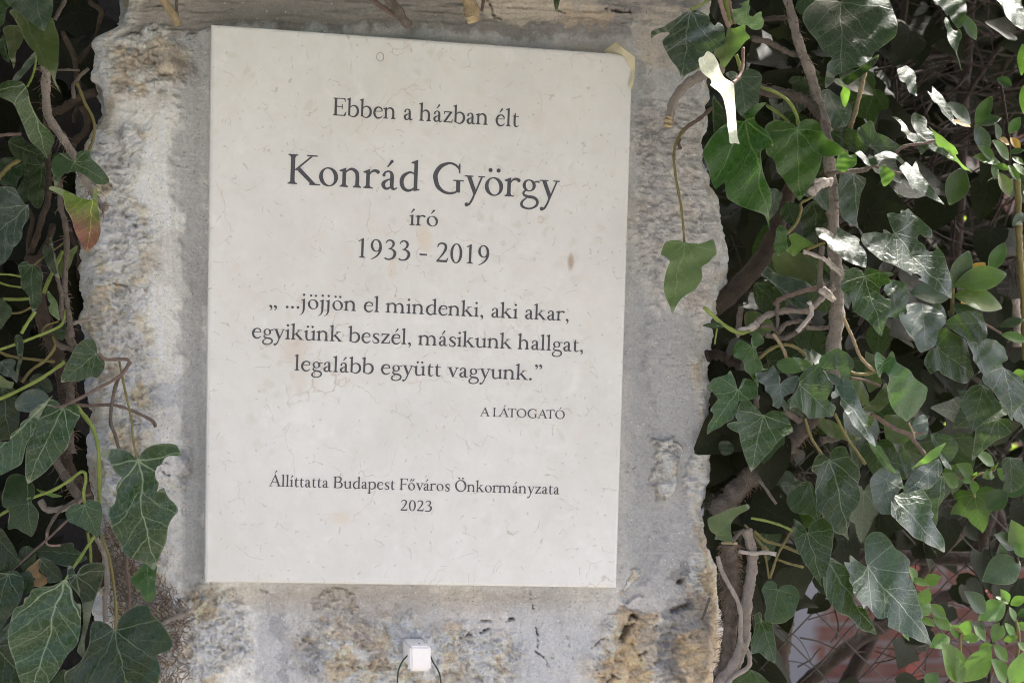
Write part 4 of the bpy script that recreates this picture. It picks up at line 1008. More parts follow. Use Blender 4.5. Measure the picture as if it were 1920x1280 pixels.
# leaves: crop, depth cm, material, outline, junction, tip, then shape options
LEFT = [
 ('A1', -5.5, 'grey', '115,75 180,120 240,170 290,210 345,245 370,205 395,150 410,90 405,20 400,-60 330,-110 250,-70 180,-100 100,-60 60,20', (255, -70), (345, 245), dict(tilt=.3)),
 ('A1', -3.6, 'oldolive', '70,90 110,140 150,210 190,290 250,370 290,410 305,460 320,500 375,530 415,575 440,650 480,712 452,640 446,600 470,510 475,400 465,300 430,210 410,150 300,60 180,50 100,60', (140, 70), (480, 712), dict(tilt=.25, fold=.25)),
 ('A1', -5.8, 'mid', '0,5 60,-20 150,20 120,50 65,75 55,190 10,220 -40,200 -70,120 -60,40', (-40, 10), (25, 215), dict(tilt=.5)),
 ('A1', -2.2, 'oldolive', '30,220 45,280 60,330 75,420 100,470 120,525 128,470 130,430 140,380 160,360 190,250 160,200 120,190 70,195', (110, 195), (120, 525), dict()),
 ('A1', -2.6, 'grey', '95,605 120,560 160,520 190,470 220,430 270,385 268,420 258,470 220,520 190,560 150,600', (268, 390), (95, 605), dict(tilt=.1)),
 ('A1', -4.2, 'mid', '5,665 15,635 40,620 75,606 110,605 150,612 180,630 210,690 220,760 240,840 270,900 310,945 340,985 345,1010 340,1040 300,1100 265,1155 240,1125 225,1100 180,1050 150,970 125,850 100,780 60,755 20,735', (207, 645), (265, 1155), dict(tilt=.2, fold=.3, kink=(0, 760, 230, 700, .9))),
 ('P', -3.4, 'mid', '97,300 105,290 118,286 130,294 140,303 142,288 153,281 167,283 169,296 185,310 198,326 206,340 195,347 180,345 168,335 158,328 148,323 136,323 122,326 113,334 109,346 103,352 99,330 96,315', (140, 304), (204, 342), dict(tilt=.3, fold=-.2)),
 ('A2', -3.6, 'turning', '375,220 385,200 405,198 460,215 540,250 610,285 690,300 702,260 712,205 730,225 735,270 738,330 752,420 762,540 745,615 700,665 660,692 625,640 600,595 570,520 545,440 525,400 505,375 488,335 478,280 430,250', (708, 230), (662, 690), dict(label='ageing leaf turned yellow and purple red', tilt=.15, fold=.1)),
 ('A2', -3.0, 'grey', '0,200 60,195 110,220 150,290 190,335 215,340 222,440 190,520 195,590 160,645 135,660 120,720 90,765 60,790 40,805 20,775 0,770 -80,740 -140,640 -160,500 -120,320 -60,220', (205, 345), (-100, 640), dict(tilt=.35, fold=.15)),
 ('A2', -2.6, 'dark', '140,800 160,770 195,760 230,785 270,790 315,830 332,870 320,960 325,1050 300,1100 265,1142 245,1100 232,1060 235,1030 200,985 170,950 160,870', (235, 790), (265, 1140), dict()),
 ('A2', -2.2, 'dark', '370,580 400,610 405,660 420,740 440,820 460,892 425,865 390,830 355,760 330,700 325,655 345,640 372,660', (375, 590), (458, 888), dict()),
 ('A2', .3, 'olive', '420,760 470,720 520,680 580,640 575,690 560,720 540,790 515,850 512,920 480,900 450,840', (575, 645), (430, 770), dict()),
 ('A2', -1.8, 'olive', '355,980 390,1010 420,1045 440,1080 445,1140 460,1202 420,1180 385,1145 370,1105 385,1080 362,1040', (362, 985), (458, 1200), dict()),
 ('A2', -3.0, 'dark', '0,1030 60,1080 95,1120 90,1170 60,1200 20,1260 -30,1270 -70,1200 -80,1080', (-70, 1060), (40, 1250), dict()),
 ('A3', -3.0, 'mid', '470,465 480,400 500,340 530,280 560,220 585,180 620,150 660,140 700,155 722,200 724,248 750,255 775,275 795,330 780,390 750,430 720,428 690,425 640,445 600,455 530,455', (722, 252), (470, 465), dict(tilt=.3)),
 ('A3', -3.8, 'mid', '460,662 430,620 380,592 340,620 310,680 280,760 255,840 240,950 235,1060 245,1150 260,1207 310,1180 380,1130 430,1075 470,1020 520,970 545,930 565,840 590,760 612,720 595,670 570,640 530,628 490,640', (463, 662), (258, 1207), dict(tilt=.4)),
 ('A3', -4.6, 'mid', '380,565 355,590 330,612 280,650 230,690 220,730 200,745 175,770 172,800 140,825 110,850 100,885 85,905 40,905 0,900 -80,1000 -110,1080 -100,1130 -20,1150 60,1145 130,1110 190,1080 220,1050 228,980 232,920 262,870 280,850 300,740 330,660', (335, 640), (-110, 1110), dict(tilt=.35, fold=.3)),
 ('A3', -2.0, 'dark', '110,120 140,110 170,130 185,200 180,280 170,330 150,420 138,380 142,330 150,280 135,240 118,190', (125, 115), (150, 420), dict()),
 ('A3', -1.5, 'grey', '5,310 60,290 105,295 120,320 108,360 130,390 150,430 140,470 100,430 60,420 20,400 -10,360', (5, 310), (145, 465), dict()),
 ('A3', -2.6, 'olive', '0,410 50,450 80,462 105,468 90,510 40,505 0,500 -60,460 -60,420', (-50, 440), (105, 470), dict()),
 ('A3', -2.4, 'gloss', '110,650 120,600 150,560 190,530 260,515 310,528 345,555 365,590 340,620 300,640 265,675 230,690 170,685 130,675', (120, 640), (362, 592), dict(tilt=.2)),
 ('A3', -1.6, 'dark', '-40,510 40,500 110,510 140,570 155,640 160,780 130,840 100,880 40,895 0,890 -100,800 -120,620', (20, 510), (90, 880), dict()),
 ('A4', -2.8, 'dark', '20,150 30,110 70,90 130,105 175,140 192,170 195,215 178,245 205,275 225,310 225,350 215,390 190,440 160,425 130,410 100,390 60,395 55,350 60,320 45,280 20,265 10,210', (160, 250), (190, 440), dict()),
 ('A4', -3.4, 'mid', '380,315 385,290 410,265 450,257 480,262 495,240 515,235 550,240 575,255 590,300 583,370 572,445 540,425 500,400 450,375 405,355', (483, 264), (574, 445), dict(tilt=.3)),
 ('D1', -4.6, 'mid', '375,422 385,410 410,403 450,405 490,425 515,440 525,420 545,402 570,390 610,383 655,387 672,405 682,427 640,428 618,438 605,460 590,470 585,490 590,510 605,528 600,556 612,548 625,545 632,565 645,585 665,600 683,625 665,650 650,680 645,720 640,745 628,770 615,800 600,842 575,825 550,810 500,785 482,765 470,740 455,710 440,680 428,650 415,625 430,612 443,600 447,570 445,545 455,520 462,508 450,500 430,480 415,460 400,440', (516, 443), (601, 842), dict(tilt=.35, fold=.1, cells=14)),
 ('A4', -2.6, 'lit', '755,690 770,660 795,630 820,595 840,565 870,590 900,610 898,650 895,690 905,760 890,790 860,812 838,795 820,765 812,740 800,755 785,730', (842, 570), (862, 812), dict(tilt=.3)),
 ('A4', -6.0, 'mid', '370,688 340,705 300,722 250,722 200,738 185,770 160,785 155,815 140,825 100,850 88,950 92,1020 105,1080 130,1130 150,1180 175,1240 210,1300 240,1340 290,1290 340,1230 385,1170 410,1125 440,1075 465,1050 485,1010 482,910 480,822 455,815 430,790 415,745 395,705', (370, 690), (225, 1340), dict(tilt=.4, fold=.12, cells=14)),
 ('A4', -4.8, 'dark', '657,980 665,930 700,890 730,865 760,850 800,842 835,848 855,870 875,895 930,945 970,990 997,1040 985,1075 960,1090 910,1108 925,1140 945,1185 935,1230 930,1280 890,1350 780,1400 700,1400 650,1380 600,1310 560,1250 510,1265 450,1290 415,1240 408,1190 440,1170 480,1140 505,1090 520,1045 515,980 525,935 560,930 610,945', (658, 985), (785, 1395), dict(tilt=.45, cells=14)),
 ('A4', -4.0, 'dark', '435,660 455,625 490,600 550,590 600,598 592,660 580,720 560,770 540,830 520,920 505,1000 508,1090 512,1150 480,1110 460,1075 480,1000 485,900 475,820 440,760 400,700 380,650 385,612 410,620', (435, 658), (508, 1150), dict(tilt=.2)),
 ('A4', -3.8, 'dark', '42,652 70,640 100,648 140,690 140,750 132,800 95,860 60,900 20,965 -30,990 -100,900 -120,800 -90,690 -30,650', (40, 655), (-20, 985), dict()),
 ('A4', -4.4, 'dark', '-60,1050 0,1050 50,1018 90,1060 110,1095 150,1180 180,1235 215,1310 100,1330 -40,1290 -90,1180', (-30, 1060), (205, 1305), dict()),
 ('A4', -.6, 'dark', '175,525 220,500 280,490 340,488 410,478 425,510 470,540 500,570 440,600 400,612 340,600 290,580 230,565', (470, 545), (180, 525), dict()),
 ('A4', -2.0, 'brown', '155,632 190,600 225,568 235,600 228,640 255,660 280,682 275,705 240,725 200,722 195,700 210,680 185,665', (225, 570), (240, 722), dict(label='torn brown and yellow dying leaf')),
 ('A4', -2.4, 'dark', '225,568 270,570 320,600 350,640 360,690 320,700 280,700 270,660 235,640', (230, 575), (355, 695), dict()),
 ('A4', -1.6, 'dark', '-60,380 0,390 60,460 95,520 130,580 95,620 60,640 -60,660 -100,520', (-60, 400), (125, 590), dict()),
 ('A4', -3.6, 'dark', '290,1290 320,1240 365,1200 420,1250 445,1330 300,1360', (365, 1205), (440, 1330), dict()),
 ('A4', -1.6, 'bright', '205,170 240,180 290,195 350,215 300,222 280,215 250,205 225,195', (205, 172), (350, 215), dict(tilt=-.4)),
 ('A4', -3.2, 'grey', '-30,1000 0,985 50,940 85,910 82,960 60,1010 20,1100 -30,1100', (85, 915), (-20, 1095), dict()),
 ('A2', .2, 'dark', '0,0 120,-20 190,10 188,110 150,150 130,240 90,190 30,190 -40,150', (185, 20), (-30, 140), dict()),
 ('A2', 1.0, 'dark', '190,100 215,90 222,280 208,320 180,310 150,280 130,240 160,180', (200, 110), (160, 280), dict()),
 ('A2', 1.4, 'dark', '190,20 330,20 345,180 340,300 300,370 230,300 200,180', (320, 40), (290, 360), dict()),
 ('A1', .2, 'dark', '60,1060 140,1010 220,1080 330,1110 340,1200 250,1230 120,1180', (70, 1070), (335, 1190), dict()),
 ('A1', -1.2, 'dark', '0,300 30,260 55,380 80,470 40,450 5,380', (20, 290), (75, 470), dict()),
 ('A1', -.6, 'dark', '390,1200 410,1150 450,1145 500,1170 430,1280 395,1270', (470, 1160), (400, 1275), dict()),
 ('A3', -1.2, 'dark', '220,440 280,400 360,430 400,520 340,545 250,500', (230, 450), (395, 520), dict()),
 ('A3', -.6, 'dark', '400,90 440,50 490,20 500,90 480,150 430,130', (495, 30), (410, 110), dict()),
 ('A4', -1.2, 'dark', '110,530 150,495 200,520 210,590 180,650 130,620', (150, 500), (180, 645), dict()),
 ('A4', -2.9, 'dark', '120,660 170,640 200,700 190,750 140,760', (170, 645), (140, 755), dict()),
]
for c_, Y, m_, pts, j_, t_, kw in LEFT: leaf(IL, c_, Y, m_, pts, j_, t_, **kw)

def fill_leaves(parent, n, xr, yr, Yr, kinds, mat, size=(.03, .06), hole=None, label=None, name='foliage', seed=1, beam=False, above=False):
    random.seed(seed); mb = MB(); k = 0
    while k < n:
        x, y = random.uniform(*xr), random.uniform(*yr)
        if hole and hole(x, y): continue
        p = at(x, y, random.uniform(*Yr)/100)
        k += 1
        if beam and in_sunbeam(p): continue
        a = random.gauss(0, .9); e = Vector((math.sin(a), -.35+random.gauss(0, .3), -math.cos(a)))
        nrm = Vector((random.gauss(0, .45), -1, random.gauss(.45, .35))); LL = random.uniform(*size)
        if above and project_np(np.array([p + e.normalized()*LL*1.05, p + e.normalized()*LL*.5, p]))[1].max() > -30 - 1000*LL*.25: continue
        tpl_leaf(mb, p, e, nrm, LL, random.choice(kinds), random.uniform(.8, 1.15), random.uniform(.05, .3), random.uniform(-.1, .35))
    o = mb.build(name, LM[mat], parent, True, uv=True)
    o['kind'] = 'stuff'
    if label: o['label'] = label
    return o
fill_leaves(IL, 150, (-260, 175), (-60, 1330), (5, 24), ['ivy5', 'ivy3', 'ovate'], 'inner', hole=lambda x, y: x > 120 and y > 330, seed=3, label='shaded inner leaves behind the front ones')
fill_leaves(IL, 110, (-420, -60), (-60, 1330), (-6, 3), ['ivy5', 'ivy3', 'ovate'], 'mid', seed=4, label='outer leaves further along the wall')
fill_leaves(IL, 520, (-700, 190), (-620, -80), (-48, 40), ['ivy5', 'ivy3', 'ovate'], 'dark', size=(.05, .08), above=True, seed=6, label='unseen leaves of the same ivy higher up, placed to shade the left side')  # out-of-view canopy placed to darken the upper left
# matted aerial roots down the wall's lower left
random.seed(11); mb = MB()
zone = [(190, 980), (215, 975), (240, 1010), (262, 1060), (300, 1085), (330, 1120), (352, 1150), (350, 1180), (335, 1215), (350, 1290), (230, 1300), (215, 1180), (200, 1080)]
zn = np.array(zone, float); cnt = 0
while cnt < 1500:
    x, y = random.uniform(185, 370), random.uniform(960, 1300)
    q = np.array([[x + random.gauss(0, 6), y + random.gauss(0, 6)]])
    if not inside(zn, q)[0]: continue
    cnt += 1
    a = random.uniform(0, 6.28); l = random.uniform(.004, .012)
    p0 = Vector(at(x, y, random.uniform(.004, .022))); d1 = Vector((math.cos(a), random.uniform(-.9, .1), math.sin(a)))*l*.5
    d2 = Vector((math.cos(a+random.uniform(-1.3, 1.3)), random.uniform(-.5, .4), math.sin(a+random.uniform(-1.3, 1.3))))*l*.6
    V, F = tube_geo(catmull([p0, p0+d1, p0+d1+d2], 2), np.linspace(.0005, .00022, 5), 3, 0, False); mb.add(V, F)
o = mb.build('aerial_roots', BM['hair'], IL); o['kind'] = 'stuff'; o['label'] = 'matted dead brown aerial roots clinging to the wall'

# ================================================================== ivy over the wall's top: cut stems hanging down
IO = empty('ivy_plant', at(760, -160, .05), 'ivy hanging over the wall top, only its sawn-off stem ends showing above the plaque', 'ivy')
stem_(IO, 'P', '255,-90 285,-30 310,5 326,30 333,47', 9, 'cane', -3, -.6, r1=6.5, label='sawn-off straw coloured stem left of the plaque')
stem_(IO, 'P', '330,-60 331,0 332,40', 3, 'bark', -1.5, -.8)
stem_(IO, 'P', '690,-70 720,-15 745,18 760,42 766,47', 9.5, 'bark', -2, -.6, r1=8)
stem_(IO, 'P', '690,-10 705,6 730,22 745,30', 5, 'rust', -1, -.6)
stem_(IO, 'P', '872,-70 876,-20 882,10 888,40', 16, 'cane', -3, -1.2, r1=14, label='thick sawn-off stem above the plaque')
stem_(IO, 'P', '884,30 888,42', 13, 'cut', -1.5, -1.4, r1=10)
stem_(IO, 'P', '905,-60 906,0 903,22', 3, 'rust', 0, .4)
leaf(IO, 'P', -2, 'dark', '1036,-40 1052,-40 1050,0 1043,22 1037,0', (1044, -40), (1043, 22), tilt=.1)
fill_leaves(IO, 330, (-150, 1200), (-600, -140), (-22, 10), ['ivy5', 'ivy3', 'ovate'], 'mid', size=(.04, .062), above=True, seed=5, label='unseen leaves over the top of the wall, placed to shade it')  # out-of-view overhang placed to darken the wall top and plaque

# ================================================================== ivy at the right: upper curtain and its stems
IR = empty('ivy_plant', at(1560, 1900, .1), 'dark glossy ivy with an upright hairy stem beside the right edge of the wall', 'ivy')
S = lambda *a, **k: stem_(IR, *a, **k)
S('P', '1465,-40 1477,0 1488,45 1500,88 1520,138 1533,188 1547,225 1553,275 1556,320 1562,370 1561,412 1567,487 1570,550 1568,610 1562,660 1570,720', 8, 'light', 3, -1, hair=260, r1=15)
S('P', '1400,160 1440,172 1480,178 1520,195 1548,230', 12, 'bark', 2.5, 1.5, hair=90, r1=10)
S('B2', '-120,290 -20,310 40,335 100,370 170,400 240,415', 6, 'bark', 1.5, 3)
S('B2', '-60,150 40,140 130,135', 5, 'brown', 2, 4)
S('P', '1500,330 1472,375 1460,410 1450,445 1425,490 1395,525 1365,555 1340,575', 17, 'brown', 7, 4, r1=20, rough=.06)
S('P', '1540,770 1517,792 1495,815 1465,847 1430,877 1392,907 1368,935 1340,965', 16, 'bark', 4, 3, hair=420, r1=21)
S('C6', '300,310 328,400 338,480 335,560 318,680 298,800 292,900 288,1000 230,1160 150,1260 90,1330', 10, 'light', 0, -1.2, hair=25, r1=12)
S('C6', '120,480 140,560 180,640 240,750 265,850 265,1000 305,1070 322,1120 310,1180 220,1240 170,1300', 4.4, 'light', -1.4, -1.8)
S('C6', '70,740 40,830 20,880', 2.5, 'bark', .6, .8)
S('C6', '250,450 350,462 420,455 490,467', 4, 'pale', -.5, -1.5)
S('C6', '210,390 250,340 290,315', 4, 'bark', -1, -1)
S('C6', '120,1300 110,1100 60,900', 2, 'bark', 6, 6)
# tangle of bleached twigs
S('B4', '330,1310 400,1270 450,1240 500,1200 580,1160 700,1130 850,1130 920,1080 960,1040 1040,950', 6, 'light', -2, -1.5, rough=.2, wig=.003)
S('B4', '340,1290 440,1255 480,1225', 6.5, 'pale', -2.2, -2.2, rough=.2)
S('B4', '610,1090 640,1050 700,1025 800,990 900,965 965,955', 5, 'rust', -2.4, -2.4, rough=.2)
S('B4', '630,1300 632,1200 625,1130 640,1080', 3.4, 'bark', -2, -2.3)
S('B4', '865,1060 885,1100 885,1155 840,1215 780,1285', 4.5, 'pale', -3, -3, rough=.2)
S('B4', '640,1285 690,1235 750,1215 800,1210 850,1250 920,1262 1010,1255', 4.6, 'bark', -2.5, -2, wig=.002)
S('B4', '500,1250 560,1240 600,1265 650,1300', 4, 'bark', -2, -2)
S('B4', '965,640 955,760 950,880 955,1010', 5.5, 'bark', -3, -2.5)
S('B4', '945,975 990,1005 1045,1050', 5, 'pale', -3.4, -3.4, rough=.2)
S('B4', '825,685 900,710 975,740 1010,770 1045,810', 4, 'pale', -3, -3)
S('B4', '820,700 870,665 930,640 985,620', 3, 'olive', -3, -3)
S('B4', '340,1300 345,1200 360,1100', 6, 'bark', 1, .5)
S('B4', '1040,150 960,155 900,160', 5, 'pale', -3, -3.5, rough=.25)
S('B4', '1030,170 960,180 905,225 885,240', 8, 'pale', -3, -3.8, rough=.25)
S('B4', '990,140 880,280 810,320 808,380 770,480 700,555', 2.6, 'olive', -2.4, -2.6)
S('C1', '90,150 140,105 200,88 300,85 400,75 440,50 480,30', 5, 'bark', -2, -3)
S('C1', '470,40 540,70 640,95 690,100', 2.6, 'rust', -3, -3)
S('C1', '120,740 160,790 240,860', 5, 'pale', -2.6, -3)
S('C1', '90,960 130,990 180,1055', 5, 'pale', -3, -3.2)
S('C1', '0,970 60,960 170,940', 6, 'bark', -2, -1.5)
S('C1', '245,1180 270,1230 300,1300', 2.6, 'green', -2, -2)
S('B3', '-20,1170 40,1110 100,1088 200,1078 295,1055', 2.8, 'rust', -3.6, -4)
S('B2', '725,545 700,660 655,840 620,950 590,1050 560,1130', 4.6, 'cane', 1, -.5)
S('B2', '230,960 225,900 190,810 120,730 0,665', 2.8, 'green', -2.6, -2)
S('B2', '160,920 80,850 0,800', 3, 'green', 1, 1)
S('E', '230,35 262,22 300,0 330,-30', 2.6, 'green', -4.5, -3)
S('E', '388,312 410,290 425,250 427,180', 3.2, 'pink', -5, -3.2)
S('E', '400,205 412,240 418,265', 3.6, 'green', -3, -3)
S('E', '330,-30 345,20 360,70 375,102', 4.2, 'pink', -3.4, -3.2)
S('E', '365,-30 378,30 390,60 395,90', 4.2, 'pink', -2.8, -2.6)
S('E', '356,-10 368,50 378,95', 5, 'green', -3, -3)
S('E', '345,260 300,272 260,290 225,310 185,350 160,395 145,470', 10.5, 'light', 1.2, -2.4, r1=8, label='stub of a cut stem with a splintered end')
S('E', '150,440 146,458 143,476', 6.8, 'cut', -2.9, -3.0, rough=.5)
S('E', '310,405 280,432 250,455 215,478 190,505', 3.8, 'rust', -1, -1.8, rough=.2)
S('E', '205,485 185,515 172,545 167,590 172,650 184,720 195,780 202,850 206,908', 2.7, 'olive', -1.8, -3, r1=2.2)
S('E', '190,520 185,540 194,560', 3, 'rust', -1.8, -2)
S('E', '280,1152 310,1180 350,1215 410,1248 450,1240', 3.8, 'green', -3, -2.4)
S('E', '320,1290 330,1230 345,1210', 1.6, 'green', -3, -3)
S('E', '632,470 625,430 590,375 540,345 490,325', 2.8, 'green', -2.5, 0)
S('E', '600,460 560,425 515,395', 3, 'green', 1, 1)
S('C3', '560,100 600,160 640,230 660,290', 3.2, 'cane', -3.2, -3.2)
S('C3', '455,285 520,230 600,190 690,190 760,225 800,270', 3.4, 'olive', -2.8, -2.6)
S('C3', '500,110 560,120 640,135 760,70 830,0', 5.5, 'bark', -2, -1.6, rough=.2)
S('C3', '440,660 432,620 440,560', 5, 'bark', -1, -1)
S('C3', '640,680 700,720 760,760', 6, 'bark', 1, 1.5)
S('C3', '800,735 815,800 850,890 920,1000', 2.6, 'olive', -2, -2)
S('C3', '60,270 120,255 190,275 230,310 300,330', 10, 'dark', 2, 2, rough=.25)
S('C4', '165,-20 200,60 230,120 260,200 290,270 340,330 405,385', 3.2, 'cane', -4, -4.4)
S('C4', '215,388 260,402 330,405 410,385', 3, 'olive', -4, -4.4)
S('C4', '220,432 300,445 380,470 440,495', 2.6, 'rust', -3.4, -3)
S('C4', '375,700 480,770 560,820 640,850 700,910 775,1005', 4, 'rust', -2.4, -3)
S('C4', '655,765 690,850 700,890', 2, 'cane', -3, -3)
S('C4', '620,850 720,850 780,845', 3, 'rust', -2.5, -2.5)
S('C4', '100,700 190,880 260,980 330,1080', 3, 'olive', -1.6, -1.4)
S('C4', '0,900 100,885 200,840', 7, 'bark', 1, 1)
S('C6', '330,238 420,255 520,285 600,322', 2.6, 'green', -.6, -2)
S('C6', '290,280 350,350 400,410 440,440', 2.6, 'olive', 0, .4)
S('C6', '350,320 420,380 520,410 640,460', 3, 'olive', -.2, -.6)
S('C6', '600,290 560,360 500,470 450,620', 2.4, 'olive', -.5, -2)
S('C6', '400,420 425,500 445,620', 2, 'olive', -.5, -2)
S('C6', '500,500 570,525 660,548', 2.4, 'olive', .5, .5)
S('C6', '380,0 420,50 490,150', 3, 'bark', -1, -1.5)

